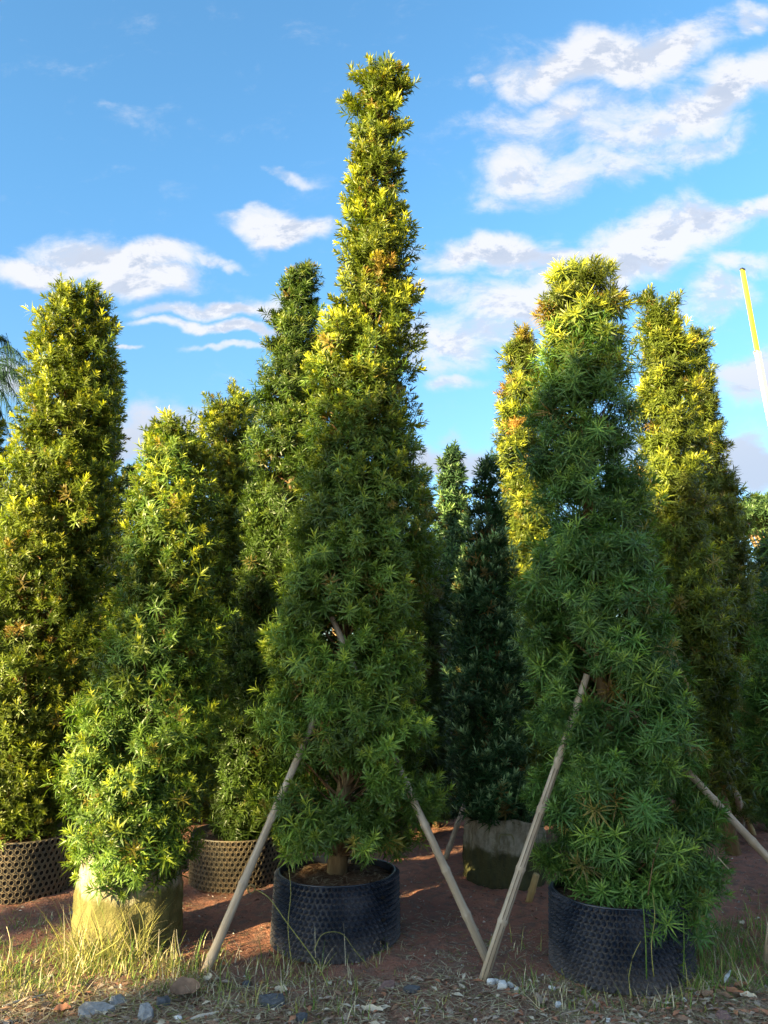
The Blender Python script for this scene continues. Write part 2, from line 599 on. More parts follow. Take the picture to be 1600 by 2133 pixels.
    # stray shoots which stick out: (px, py, length px)
    for (ex, ey, en) in extra:
        q = P(ex, ey, Y)
        c = cen(q.z)
        k = en
        t = r.random(k)
        pe = np.stack([c + (q.x - c) * (0.55 + .45 * t), np.full(k, Y) + r.normal(size=k) * .02, q.z - .06 * (1 - t)], 1) + r.normal(size=(k, 3)) * .018
        pts = np.concatenate([pts, pe])
        D = np.concatenate([D, np.array([q.x - c, 0, .12]) / (abs(q.x - c) + .05) * 1.0 + np.array([0, 0, .5]) + r.normal(size=(k, 3)) * .3])
        young_lit_a = np.concatenate([young_lit_a, np.full(k, young * .8)]); bright_a = np.concatenate([bright_a, np.full(k, bright)])
        brown_a = np.concatenate([brown_a, np.zeros(k)])
    gone = np.zeros(len(pts), bool)
    for (gx, gy, gr) in gaps:
        q = P(gx, gy, Y); rw = gr / F * Y
        gone |= ((pts[:, 0] - q.x) ** 2 + (pts[:, 2] - q.z) ** 2 < (rw * r.uniform(.6, 1.0, len(pts))) ** 2) & (pts[:, 1] < Y + .04)
    for (gx, gy, gr) in holes:
        q = P(gx, gy, Y); rw = gr / F * Y
        tt_ = (pts[:, 1] - Y) / Y          # the hole follows the line of sight of a passer-by roughly
        gone |= ((pts[:, 0] - q.x * (1 + tt_)) ** 2 + (pts[:, 2] - q.z - (q.z - CAM_H) * tt_) ** 2 < rw ** 2) & (r.random(len(pts)) < .88)
    pts, D, young_lit_a, bright_a, brown_a = pts[~gone], D[~gone], young_lit_a[~gone], bright_a[~gone], brown_a[~gone]
    ok = np.isfinite(pts).all(1) & (pts[:, 2] > 0.12)
    pts, D, young_lit_a, bright_a, brown_a = pts[ok], D[ok], young_lit_a[ok], bright_a[ok], brown_a[ok]
    nn = len(pts)
    rot = rot_from_dir(D, r.uniform(0, 6.28, nn))
    scl = scale * np.clip(r.normal(.86, .20, nn), .45, 1.4)
    idx = r.integers(0, 4, nn)
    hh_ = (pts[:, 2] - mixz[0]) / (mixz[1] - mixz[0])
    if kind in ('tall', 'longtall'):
        idx = np.where(r.random(nn) < hh_, idx, idx + 4)  # more yellow shoots higher up: sunlit top painted by colour
    young_lit_a = young_lit_a * (0.75 + .6 * np.clip(hh_, 0, 1))  # yellower with height, as if sunlit, on top of real new growth
    tint = np.stack([young_lit_a, np.clip(brown_a, 0, 1), bright_a], 1)
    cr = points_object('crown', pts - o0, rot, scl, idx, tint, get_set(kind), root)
    cr['kind'] = 'stuff'
    # trunk
    mb = MB()
    steps = 16
    zt = np.linspace(-0.02 if base_z < .1 else base_z - .05, zmax - .12, steps)
    path = []
    for i, z in enumerate(zt):
        a = min(1.0, max(0.0, (z - base_z) / max(.6, zz[0] - base_z + .6)))
        a = a * a * (3 - 2 * a)
        cx = base.x * (1 - a) + float(cen(z)) * a
        path.append((cx - base.x + 0.012 * math.sin(z * 3 + seed), 0.012 * math.cos(z * 2.3 + seed), z))
    rads = [trunk_r * (1 - 0.85 * i / (steps - 1)) + (0.014 if i == 0 else 0) for i in range(steps)]
    mb.tube(path, rads, 9)
    mb.build('trunk', M['bark'], root, True)
    if limbs:
        lb = MB()
        px_ = np.array([p[0] for p in path]); pz_ = np.array([p[2] for p in path])
        for i in range(0, n, 1):
            zc = cz[i]
            z0 = max(zmin - .05, zc - 0.12 - 0.35 * Rz[i])
            s = Vector((np.interp(z0, pz_, px_), 0, z0))
            e = Vector((x[i] - base.x, y[i] - Y, zc))
            mid = (s + e) / 2 + Vector((0, 0, -.03 + .04 * random.random()))
            lb.tube([s, mid, e], [0.0075, .0055, .003], 3, False)
        li = lb.build('twigs', M['twig'], root)
        li['kind'] = 'stuff'
    return root


# ---------------------------------------------------------------- ground
def ground_h(x, y):
    return (0.018 * np.sin(x * 1.7 + 1.0) * np.cos(y * 1.3) + 0.010 * np.sin(x * 5.1 + y * 3.3) + 0.007 * np.sin(x * 11.0 - y * 9.0 + 2)
            + 0.004 * np.sin(x * 23 + y * 17))


def axis(fine_lo, fine_hi, step, far, n):
    a = np.arange(fine_lo, fine_hi + 1e-6, step)
    g = np.geomspace(step, far, n)
    return np.concatenate([(fine_lo - g)[::-1], a, fine_hi + g])


gx = axis(-4.0, 4.0, 0.035, 1500, 26)
gy = axis(2.2, 8.5, 0.035, 1500, 26)
GX, GY = np.meshgrid(gx, gy)
fade = np.clip(1.3 - (np.maximum(np.abs(GX) - 4, 0) + np.maximum(GY - 8.5, 0) + np.maximum(2.2 - GY, 0)) / 20, 0, 1)
GZ = ground_h(GX, GY) * fade + (rng.random(GX.shape) - .5) * .013 * (fade > .99)
nx, ny = len(gx), len(gy)
me = bpy.data.meshes.new('ground')
me.vertices.add(nx * ny)
me.vertices.foreach_set('co', np.stack([GX, GY, GZ], -1).astype(np.float32).ravel())
ii = np.arange((ny - 1) * (nx - 1)); rI = ii // (nx - 1); cI = ii % (nx - 1)
q = np.stack([rI * nx + cI, rI * nx + cI + 1, (rI + 1) * nx + cI + 1, (rI + 1) * nx + cI], 1)
me.loops.add(q.size); me.loops.foreach_set('vertex_index', q.astype(np.int32).ravel())
me.polygons.add(len(q)); me.polygons.foreach_set('loop_start', (np.arange(len(q)) * 4).astype(np.int32))
me.polygons.foreach_set('use_smooth', [True] * len(q))
me.update(); me.validate()
m, n = new_mat('red_soil')
tcn = n.n('ShaderNodeTexCoord').outputs['Object']
a = n.noise(tcn, 1.1, 4, .5)
b = n.noise(tcn, 14, 6, .65)
cN = n.noise(tcn, 70, 4, .7)
cc = n.mix(n.rng(a, .35, .65), c4((0.32, 0.15, 0.11)), c4((0.48, 0.22, 0.15)))
cc = n.mix(n.math('MULTIPLY', n.rng(b, .44, .64), .85), cc, c4((0.23, 0.15, 0.12)))
# the strip along the front is greyer: trampled litter and grit
sepn = n.n('ShaderNodeSeparateXYZ'); n.t.links.new(tcn, sepn.inputs[0])
edge = n.math('ADD', sepn.outputs[1], n.math('MULTIPLY', n.math('SUBTRACT', a, .5), 1.6))
front = n.rng(edge, 4.25, 3.55)
cc = n.mix(n.math('MULTIPLY', front, .5), cc, n.mix(n.rng(b, .35, .65), c4((0.25, 0.165, 0.12)), c4((0.46, 0.33, 0.24))))
vo = n.n('ShaderNodeTexVoronoi'); n.put(vo.inputs['Vector'], tcn); vo.inputs['Scale'].default_value = 62
grit = n.math('MULTIPLY', n.rng(vo.outputs['Distance'], .26, .14), n.rng(n.noise(tcn, 5, 3), .47, .62))
sepc = n.n('ShaderNodeSeparateXYZ'); n.t.links.new(vo.outputs['Color'], sepc.inputs[0])
grit = n.math('MULTIPLY', grit, n.rng(sepc.outputs[0], .45, .6))
cc = n.mix(n.math('MULTIPLY', grit, .8), cc, n.mix(sepc.outputs[1], c4((0.52, 0.43, 0.37)), c4((0.33, 0.23, 0.18))))
hh = n.math('ADD', n.math('MULTIPLY', b, 1.0), n.math('ADD', n.math('MULTIPLY', cN, .45), n.math('MULTIPLY', grit, .5)))
finish(n, principled(n, cc, .95, hh, 1.0, .045, .1))
M['soil'] = m
me.materials.append(m)
go = bpy.data.objects.new('ground', me); col.objects.link(go); tag(go, kind='structure')


def gz(x, y):
    return float(ground_h(np.array(x), np.array(y)))


# ---------------------------------------------------------------- pots
def pot_mat(name, c1, c2, dust, dust_amt, rough):
    m, n = new_mat(name)
    t = n.n('ShaderNodeTexCoord').outputs['Object']
    a = n.noise(t, 6, 5, .6)
    s = n.n('ShaderNodeSeparateXYZ'); n.t.links.new(t, s.inputs[0])
    cc = n.mix(n.rng(a, .3, .7), c4(c1), c4(c2))
    splash = n.math('ADD', n.math('MULTIPLY', n.rng(s.outputs[2], .16, .0), .7), n.math('MULTIPLY', n.rng(a, .45, .75), .35))
    cc = n.mix(n.math('MULTIPLY', splash, dust_amt), cc, c4(dust))
    finish(n, principled(n, cc, rough, n.noise(t, 60, 3), .25, .004, .6))
    return m


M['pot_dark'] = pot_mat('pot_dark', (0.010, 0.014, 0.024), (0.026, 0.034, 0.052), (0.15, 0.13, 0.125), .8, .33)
M['pot_sun_tone'] = pot_mat('pot_sun_tone', (0.12, 0.10, 0.07), (0.22, 0.17, 0.11), (0.17, 0.11, 0.065), .5, .42)  # black plastic with the gold of low sun put into its colour
M['pot_inner'] = simple_mat('pot_inner', (0.008, 0.007, 0.007), (0.014, 0.012, 0.011), 12, .7, .2)
M['potsoil'] = simple_mat('pot_soil', (0.10, 0.05, 0.03), (0.22, 0.13, 0.08), 26, .95, 1.0, .1, bdist=.03)


def soil_disc(rad, z, root, name='potting_soil'):
    mb = MB()
    rings, seg = 12, 40
    vs = [(0, 0, z + .02)]
    for i in range(1, rings + 1):
        for j in range(seg):
            t = 2 * math.pi * j / seg; rr = rad * i / rings
            vs.append((rr * math.cos(t), rr * math.sin(t), z + .02 * (1 - (i / rings) ** 2) + random.uniform(-.008, .008)))
    fs = [(0, 1 + j, 1 + (j + 1) % seg) for j in range(seg)]
    for i in range(rings - 1):
        for j in range(seg):
            a0 = 1 + i * seg + j; a1 = 1 + i * seg + (j + 1) % seg
            fs.append((a0, a0 + seg, a1 + seg, a1))
    mb.add(vs, fs)
    return mb.build(name, M['potsoil'], root, True)


def studded_pot(px, py, dia, height, label, sun_tone=False, cols=74, rows=14, squash=1.0, turn=0.0, lean=0.0):
    g = G(px, py)
    root = empty('studded_pot', (g.x, g.y, gz(g.x, g.y) - .012))
    root.rotation_euler = (0, 0, turn)
    tag(root, label, 'plant pot', 'studded plastic root pots')
    R0 = dia / 2
    mb = MB()
    mi = MB()
    dz = height / rows
    def RR(t, z): return R0 * (1 + 0.012 * math.sin(3 * t + z * 4) + .008 * math.sin(5 * t + 1)) + lean * z
    # wall: outer sheet and inner sheet
    seg = cols
    for sgn, thick in ((1, 0.0), (-1, -0.006)):
        vs, fs = [], []
        for i in range(rows * 2 + 1):
            z = height * i / (rows * 2)
            for j in range(seg):
                t = 2 * math.pi * j / seg
                r = RR(t, z) + thick
                vs.append((r * math.cos(t), r * math.sin(t), z))
        for i in range(rows * 2):
            for j in range(seg):
                a0 = i * seg + j; a1 = i * seg + (j + 1) % seg
                fs.append((a0, a1, a1 + seg, a0 + seg) if sgn > 0 else (a0, a0 + seg, a1 + seg, a1))
        mb.add(vs, fs)
    # studs in slanting rows, pushed out of the sheet
    studs = MB()
    k = 6
    for i in range(rows):
        for j in range(cols):
            t = 2 * math.pi * (j + 0.5 * (i % 2) + .02 * random.random()) / cols
            z = dz * (i + .5)
            r = RR(t, z)
            o = Vector((math.cos(t), math.sin(t), 0)); s = Vector((-math.sin(t), math.cos(t), 0)); u = Vector((0, 0, 1))
            c = o * r + u * z
            hw = math.pi * R0 / cols
            if not sun_tone:
                vs = []
                for (q, d) in ((.92, 0.0), (.60, .013), (.26, .024)):
                    for e in range(k):
                        a = 2 * math.pi * e / k + .5
                        vs.append(c + s * (hw * q * math.cos(a)) + u * (dz * .56 * q * math.sin(a)) + o * (d - .0005))
                fs = []
                for b in range(2):
                    for e in range(k):
                        fs.append((b * k + e, b * k + (e + 1) % k, (b + 1) * k + (e + 1) % k, (b + 1) * k + e))
                fs.append(tuple(2 * k + e for e in range(k)))
                studs.add(vs, fs)
            else:
                # raised collar round a hollow whose shade is a flat black disc
                vs = []
                k2 = 8
                for (q, d) in ((1.0, 0.0), (.92, .010), (.78, .010), (.70, .001)):
                    for e in range(k2):
                        a = 2 * math.pi * e / k2
                        vs.append(c + s * (hw * q * math.cos(a)) + u * (dz * .55 * q * math.sin(a)) + o * d)
                fs = []
                for b in range(3):
                    for e in range(k2):
                        fs.append((b * k2 + e, b * k2 + (e + 1) % k2, (b + 1) * k2 + (e + 1) % k2, (b + 1) * k2 + e))
                studs.add(vs, fs)
                mi.add(vs[-k2:], [tuple(range(k2))])
    mt = M['pot_sun_tone'] if sun_tone else M['pot_dark']
    mb.build('wall', mt, root, True)
    so = studs.build('studs', mt, root)
    so['kind'] = 'stuff'
    if sun_tone:
        ho = mi.build('hollows', M['pot_inner'], root)
        ho['kind'] = 'stuff'
    # rim: a thin rolled lip
    rb = MB()
    pts = [(RR(t, height) * math.cos(t), RR(t, height) * math.sin(t), height) for t in np.linspace(0, 2 * math.pi, 61)[:-1]]
    pts.append(pts[0]); pts.append(pts[1])
    rb.tube(pts, 0.005, 5, False)
    rb.build('rim', mt, root, True)
    # overlapping end of the sheet with its fixing bolts
    sb = MB()
    for i in range(rows * 2):
        pass
    tt = R_(-60)
    o = Vector((math.cos(tt), math.sin(tt), 0)); s = Vector((-math.sin(tt), math.cos(tt), 0))
    for z in (height * .2, height * .5, height * .8):
        bb = MB()
        bb.tube([o * (R0 + .010) + Vector((0, 0, z)), o * (R0 + .024) + Vector((0, 0, z))], .009, 8)
        bb.build('fixing_bolt', M['pot_inner'], root)
    soil_disc(R0 - .01, height - .035, root)
    # crumbs and needles lying on the soil
    cb = MB()
    for i in range(260):
        t = random.uniform(0, 6.28); rr = (R0 - .03) * math.sqrt(random.random())
        c = Vector((rr * math.cos(t), rr * math.sin(t), height - .012 - .02 * (rr / R0) ** 2))
        d = Vector((random.uniform(-1, 1), random.uniform(-1, 1), random.uniform(-.1, .3))).normalized() * random.uniform(.01, .035)
        s2 = d.cross(Vector((0, 0, 1))).normalized() * .003
        cb.add([c - d - s2, c - d + s2, c + d + s2, c + d - s2], [(0, 1, 2, 3)])
    co = cb.build('litter', M['litter'], root); co['kind'] = 'stuff'
    return root


M['litter'] = simple_mat('litter', (0.16, 0.10, 0.06), (0.36, 0.26, 0.16), 40, .9, .2)


def grow_bag(px, py, dia, height, label, sunny, turn=0.0):
    g = G(px, py)
    root = empty('grow_bag', (g.x, g.y, gz(g.x, g.y) - .015))
    tag(root, label, 'grow bag', 'fabric grow bags')
    m, n = new_mat('bag_fabric')
    t = n.n('ShaderNodeTexCoord').outputs['Object']
    s = n.n('ShaderNodeSeparateXYZ'); n.t.links.new(t, s.inputs[0])
    a = n.noise(t, 5, 6, .6)
    hgt = n.math('ADD', s.outputs[2], n.math('MULTIPLY', n.math('SUBTRACT', a, .5), .22))
    dirt = n.rng(hgt, height * .64, height * .52)
    c1 = n.mix(n.rng(n.noise(t, 20, 4), .3, .7), c4((0.26, 0.23, 0.17)), c4((0.38, 0.345, 0.27)))
    alg = n.mix(n.rng(n.noise(t, 9, 5), .35, .65), c4((0.085, 0.085, 0.022)), c4((0.20, 0.175, 0.06))) if sunny else n.mix(n.rng(n.noise(t, 9, 5), .35, .65), c4((0.025, 0.03, 0.012)), c4((0.06, 0.065, 0.025)))  # algae tone also holds the light: paler for sun, darker for shade
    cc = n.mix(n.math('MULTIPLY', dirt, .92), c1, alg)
    cc = n.mix(n.math('MULTIPLY', n.rng(n.noise(n.mapping(t, scale=(1, 1, .25)), 26, 6, .7), .42, .62), .55), cc, c4((0.10, 0.085, 0.035)))
    finish(n, principled(n, cc, .95, n.math('ADD', n.noise(t, 90, 3), n.noise(t, 12, 5)), .8, .012, .1))
    mb = MB()
    R0 = dia / 2
    seg, rows = 64, 22
    for sg in (1, -1):
        vs, fs = [], []
        for i in range(rows + 1):
            z = height * i / rows
            for j in range(seg):
                th = 2 * math.pi * j / seg
                bulge = .012 * math.sin(math.pi * min(1, z / height * 1.1))
                r = R0 + bulge + .010 * math.sin(4 * th + 3 * z / height + 1) + .006 * math.sin(9 * th + 5 * z / height) + .005 * math.sin(17 * th - 9 * z / height) + .003 * math.sin(31 * th + 13 * z / height) + .0025 * math.sin(23 * z / height * 2 + 5 * math.sin(3 * th))
                if sg < 0: r -= .006
                zt = z + (.012 * math.sin(3 * th + .7) + .006 * math.sin(8 * th)) * (i / rows)
                vs.append((r * math.cos(th), r * math.sin(th), zt))
        for i in range(rows):
            for j in range(seg):
                a0 = i * seg + j; a1 = i * seg + (j + 1) % seg
                fs.append((a0, a1, a1 + seg, a0 + seg) if sg > 0 else (a0, a0 + seg, a1 + seg, a1))
        mb.add(vs, fs)
    mb.build('bag_wall', m, root, True)
    # top hem
    hb = MB()
    pts = []
    for j in range(66):
        th = 2 * math.pi * j / 64
        r = R0 - .012 + .010 * math.sin(4 * th + 4) + .006 * math.sin(9 * th + 5) + .004 * math.sin(17 * th - 9) + .03 * math.sin(math.pi)
        r += .006
        pts.append((r * math.cos(th), r * math.sin(th), height + .012 * math.sin(3 * th + .7) + .006 * math.sin(8 * th)))
    hb.tube(pts, .006, 5, False)
    hb.build('hem', m, root, True)
    # handle: a webbing loop sewn on the side towards us
    for th in (R_(-95), R_(85)):
        o = Vector((math.cos(th), math.sin(th), 0)); sd = Vector((-math.sin(th), math.cos(th), 0))
        lb = MB()
        ctr = [(-.05, height * .70), (-.05, height * .80), (-.035, height * .86), (.035, height * .86), (.05, height * .80), (.05, height * .70)]
        vs, fs = [], []
        for i, (u_, z) in enumerate(ctr):
            for d in (0, .012):
                vs.append(o * (R0 + .028 + d * .5) + sd * u_ * (1 - d * 8) + Vector((0, 0, z - (d * .9 if 0 < i < 5 else 0))))
        for i in range(len(ctr) - 1):
            fs.append((i * 2, i * 2 + 1, i * 2 + 3, i * 2 + 2))
        lb.add(vs, fs)
        lb.build('handle', M['webbing'], root)
    soil_disc(R0 - .015, height - .05, root)
    return root


M['webbing'] = simple_mat('webbing', (0.14, 0.13, 0.06), (0.22, 0.2, 0.10), 30, .9, .2)

studded_pot(700, 1963, .645, .35, 'black studded pot under the tallest tree, soil and trunk base showing', cols=68, rows=13, lean=-.03, turn=.3)
studded_pot(1296, 2016, .645, .35, 'black studded pot half under the broad tree at right', cols=70, rows=13, lean=-.02)
studded_pot(40, 1848, .67, .35, 'sun-coloured studded pot cut by the left edge of the photo, its face in evening sun', True, cols=56, rows=10)
studded_pot(497, 1828, .66, .31, 'sun-coloured studded pot seen between the pale sunlit grow bag and the left front stake', True, cols=60, rows=10)
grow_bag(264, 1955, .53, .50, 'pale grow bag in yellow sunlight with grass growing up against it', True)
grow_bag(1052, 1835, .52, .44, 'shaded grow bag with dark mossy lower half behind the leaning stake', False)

# ---------------------------------------------------------------- trees
TALL = [(108, 770, 818), (130, 762, 828), (165, 750, 846), (215, 738, 846), (300, 724, 845), (400, 718, 850), (500, 706, 858), (600, 692, 862), (700, 672, 868),
        (750, 655, 872), (800, 648, 878), (850, 645, 875), (900, 640, 875), (1000, 620, 880), (1100, 602, 880), (1200, 585, 884), (1300, 560, 880),
        (1350, 545, 885), (1400, 535, 892), (1500, 540, 898), (1600, 540, 915), (1660, 512, 925), (1700, 505, 922), (1740, 560, 880), (1772, 600, 850)]
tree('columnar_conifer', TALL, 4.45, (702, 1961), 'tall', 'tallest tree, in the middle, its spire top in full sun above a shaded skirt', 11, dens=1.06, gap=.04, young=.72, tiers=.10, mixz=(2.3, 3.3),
     trunk_r=.046, base_z=.36, extra=((728, 215, 26), (744, 160, 14), (848, 175, 22), (842, 270, 10), (512, 1655, 30), (920, 1680, 26)),
     gaps=((706, 1628, 50), (712, 1328, 34), (700, 1800, 60), (660, 1625, 30), (608, 1600, 30), (590, 1650, 24), (838, 1590, 26), (560, 1610, 24), (755, 1640, 24)), clump=.092, holes=((688, 885, 18), (842, 690, 10), (775, 300, 8), (800, 470, 9), (835, 790, 10)), spacing=.172)
BROAD = [(530, 1185, 1245), (550, 1150, 1272), (600, 1120, 1300), (650, 1108, 1310), (700, 1106, 1314), (800, 1096, 1330), (900, 1095, 1342), (1000, 1090, 1352), (1100, 1084, 1370),
         (1200, 1085, 1378), (1300, 1085, 1395), (1400, 1085, 1410), (1450, 1085, 1428), (1500, 1080, 1450), (1600, 1095, 1470), (1700, 1095, 1498), (1800, 1118, 1505), (1880, 1150, 1510), (1930, 1180, 1480), (1960, 1230, 1450)]
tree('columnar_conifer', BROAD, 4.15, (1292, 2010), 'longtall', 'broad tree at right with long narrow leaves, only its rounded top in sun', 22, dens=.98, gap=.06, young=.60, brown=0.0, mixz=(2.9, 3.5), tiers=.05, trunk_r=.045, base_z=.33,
     reach=.115, spacing=.178, clump=.098, scale=.9, patches=((1280, 608, 34, .7), (1150, 665, 26, .7), (1190, 695, 16, .6)), gaps=((1212, 1440, 40), (1155, 1605, 26)), holes=((1225, 720, 24), (1190, 912, 17), (1255, 870, 26), (1242, 1000, 30), (1222, 1060, 24), (1292, 965, 20), (1180, 765, 12), (1300, 800, 14)), core=.55, upright=.45, extra=((1215, 1925, 16), (1400, 1935, 22), (1450, 1900, 22), (1480, 1840, 20), (1130, 1800, 16)))
BAGTREE = [(868, 360, 385), (880, 345, 425), (920, 305, 440), (1000, 285, 445), (1100, 268, 452), (1200, 250, 455), (1300, 225, 455), (1400, 205, 452), (1500, 178, 450),
           (1600, 145, 438), (1700, 138, 422), (1780, 140, 405), (1840, 170, 370), (1870, 220, 320)]
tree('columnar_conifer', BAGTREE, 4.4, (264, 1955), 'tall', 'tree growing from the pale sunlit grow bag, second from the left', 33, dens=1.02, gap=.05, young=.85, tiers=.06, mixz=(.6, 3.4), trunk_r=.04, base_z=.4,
     gaps=((335, 1290, 22), (320, 1480, 20)), reach=.080)
LEFT = [(598, 125, 200), (615, 108, 222), (650, 95, 240), (700, 85, 245), (800, 66, 240), (900, 45, 245), (1000, 25, 245), (1100, -10, 238), (1200, -50, 232), (1300, -75, 225), (1400, -90, 212),
        (1500, -95, 195), (1600, -90, 172), (1680, -85, 165), (1735, -75, 150)]
tree('columnar_conifer', LEFT, 5.4, (40, 1845), 'short', 'wide flat-topped tree at the far left, yellow-green in full sun', 44, dens=1.15, gap=.05, young=.62, trunk_r=.045, base_z=.4,
     extra=((68, 708, 26),), patches=((100, 1100, 14, .5),), holes=((183, 745, 14), (150, 765, 11), (115, 832, 13), (205, 870, 9), (220, 950, 10), (235, 800, 8)), reach=.076, upright=.8)
tree('columnar_conifer', [(740, 212, 240), (800, 195, 257), (900, 182, 261), (1000, 180, 261), (1130, 178, 262), (1300, 168, 256), (1500, 150, 250), (1690, 150, 240)], 6.9, None, 'short',
     'dark-sided slim tree half hidden behind the far left sunlit tree', 45, dens=.9, young=.3, bright=.75, base_z=.05, reach=.076)
tree('columnar_conifer', [(878, 302, 350), (900, 298, 356), (1000, 288, 370), (1100, 275, 380), (1300, 255, 400), (1690, 240, 410)], 6.3, None, 'short',
     'square-topped low tree just left behind the one in the pale grow bag', 46, dens=.9, young=.5, base_z=.05, reach=.076)
tree('columnar_conifer', [(826, 445, 515), (845, 425, 530), (900, 420, 535), (1000, 415, 540), (1100, 412, 545), (1300, 400, 560), (1500, 385, 565), (1700, 380, 560)], 6.8, None, 'short',
     'blunt tree with a single sprout on top, left of the dark spire', 47, dens=1.0, young=.6, base_z=.05, extra=((484, 808, 10), (486, 822, 8)), reach=.076, upright=.8)
SPIRE = [(543, 612, 655), (560, 597, 660), (600, 582, 667), (650, 568, 670), (700, 558, 682), (750, 550, 690), (800, 546, 700), (850, 540, 705), (900, 532, 710), (1000, 516, 700),
         (1100, 506, 690), (1200, 496, 680), (1300, 482, 670), (1400, 466, 655), (1500, 456, 640), (1600, 442, 612), (1700, 436, 590), (1760, 450, 570)]
tree('columnar_conifer', SPIRE, 5.6, (497, 1820), 'mid', 'dark pointed tree behind and left of the tallest one', 48, dens=1.0, young=.28, bright=.58, trunk_r=.04, base_z=.35, reach=.080,
     extra=((548, 790, 14),), gaps=((600, 860, 20), (590, 1010, 24)), holes=((600, 700, 9), (640, 690, 10), (575, 780, 8)))
tree('columnar_conifer', [(822, 524, 536), (850, 515, 545), (950, 505, 560), (1200, 490, 575), (1700, 480, 590)], 8.2, None, 'far',
     'thin distant tree whose tip shows left of the dark spire', 49, dens=.5, young=.2, base_z=.05, limbs=False, core=.4)
tree('columnar_conifer', [(985, 866, 890), (1020, 856, 902), (1080, 845, 912), (1200, 838, 925), (1400, 825, 940), (1690, 815, 950)], 7.0, None, 'longy',
     'brownish slim tree peeping out right behind the tallest one', 50, dens=.9, young=.1, bright=.55, brown=.25, base_z=.05)
tree('columnar_conifer', [(930, 935, 956), (960, 920, 965), (1000, 914, 970), (1050, 910, 980), (1100, 905, 985), (1200, 898, 995), (1400, 885, 1010), (1640, 870, 1020)], 9.0, None, 'far',
     'small grey-green spire far back in the gap right of the tallest tree', 51, dens=.8, young=.9, bright=1.3, base_z=.05)
DARK = [(952, 992, 1015), (975, 984, 1032), (1000, 980, 1042), (1050, 974, 1055), (1100, 965, 1066), (1200, 955, 1078), (1300, 945, 1088), (1400, 935, 1098), (1500, 930, 1104), (1600, 932, 1112), (1700, 955, 1115), (1735, 985, 1105)]
tree('columnar_conifer', DARK, 5.5, (1052, 1835), 'tips', 'darkest tree, dotted with pale shoot tips, growing above the mossy grow bag', 52, dens=1.3, young=1.7, base_z=.4, trunk_r=.035, gap=.08, upright=1.3)
tree('columnar_conifer', [(682, 1068, 1092), (700, 1055, 1110), (750, 1046, 1125), (800, 1040, 1130), (900, 1034, 1140), (1000, 1030, 1150), (1100, 1032, 1160), (1300, 1030, 1180), (1690, 1020, 1190)], 6.5, None, 'gold',
     'golden sunlit tree showing left behind the broad tree at right', 53, dens=1.0, young=.65, brown=.04, base_z=.05, patches=((1075, 700, 26, .5),), holes=((1060, 880, 9), (1075, 780, 8), (1055, 960, 8)))
PAIRL = [(612, 1340, 1362), (630, 1334, 1372), (650, 1330, 1400), (685, 1328, 1425), (720, 1328, 1440), (800, 1328, 1450), (900, 1330, 1458), (1000, 1325, 1465), (1100, 1330, 1475), (1200, 1340, 1495), (1300, 1350, 1515),
         (1400, 1362, 1530), (1500, 1375, 1540), (1600, 1390, 1545), (1650, 1400, 1530)]
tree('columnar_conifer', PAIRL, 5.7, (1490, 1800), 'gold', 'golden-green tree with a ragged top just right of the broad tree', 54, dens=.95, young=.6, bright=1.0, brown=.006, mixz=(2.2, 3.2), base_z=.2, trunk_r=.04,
     extra=((1405, 632, 14), (1350, 620, 10)), gap=.07, patches=((1400, 1010, 12, .6),), holes=((1425, 850, 10), (1380, 900, 9), (1345, 960, 12), (1370, 760, 8)))
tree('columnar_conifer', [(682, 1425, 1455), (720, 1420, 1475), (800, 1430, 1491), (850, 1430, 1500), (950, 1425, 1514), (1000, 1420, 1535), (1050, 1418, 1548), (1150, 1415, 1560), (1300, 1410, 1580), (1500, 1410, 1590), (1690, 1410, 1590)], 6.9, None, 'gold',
     'right-hand of the two golden trees, widening down to the right', 55, dens=1.0, young=.4, bright=.9, brown=.006, mixz=(2.2, 3.2), base_z=.05, gap=.07)
tree('columnar_conifer', [(1120, 1590, 1630), (1160, 1575, 1650), (1300, 1560, 1670), (1500, 1550, 1680), (1680, 1545, 1690)], 8.0, None, 'far',
     'dark low tree in shade at the right edge behind the near foliage', 56, dens=.9, young=.5, base_z=.05)
tree('columnar_conifer', [(950, 1655, 1760), (1100, 1625, 1790), (1250, 1598, 1815), (1350, 1578, 1840), (1500, 1562, 1860), (1600, 1562, 1870), (1680, 1580, 1860), (1730, 1620, 1830)], 4.7, None, 'long',
     'near tree mostly outside the right edge, long green leaves reaching in', 57, dens=.9, young=.4, base_z=.3)
tree('columnar_conifer', [(850, -60, -15), (880, -75, 8), (950, -85, 20), (1000, -95, 22), (1100, -110, 15), (1300, -130, 0), (1600, -140, -10)], 6.6, None, 'short',
     'tree cut off by the left edge, a sliver of sunlit foliage beside the palm', 58, dens=.9, young=.5, base_z=.05)

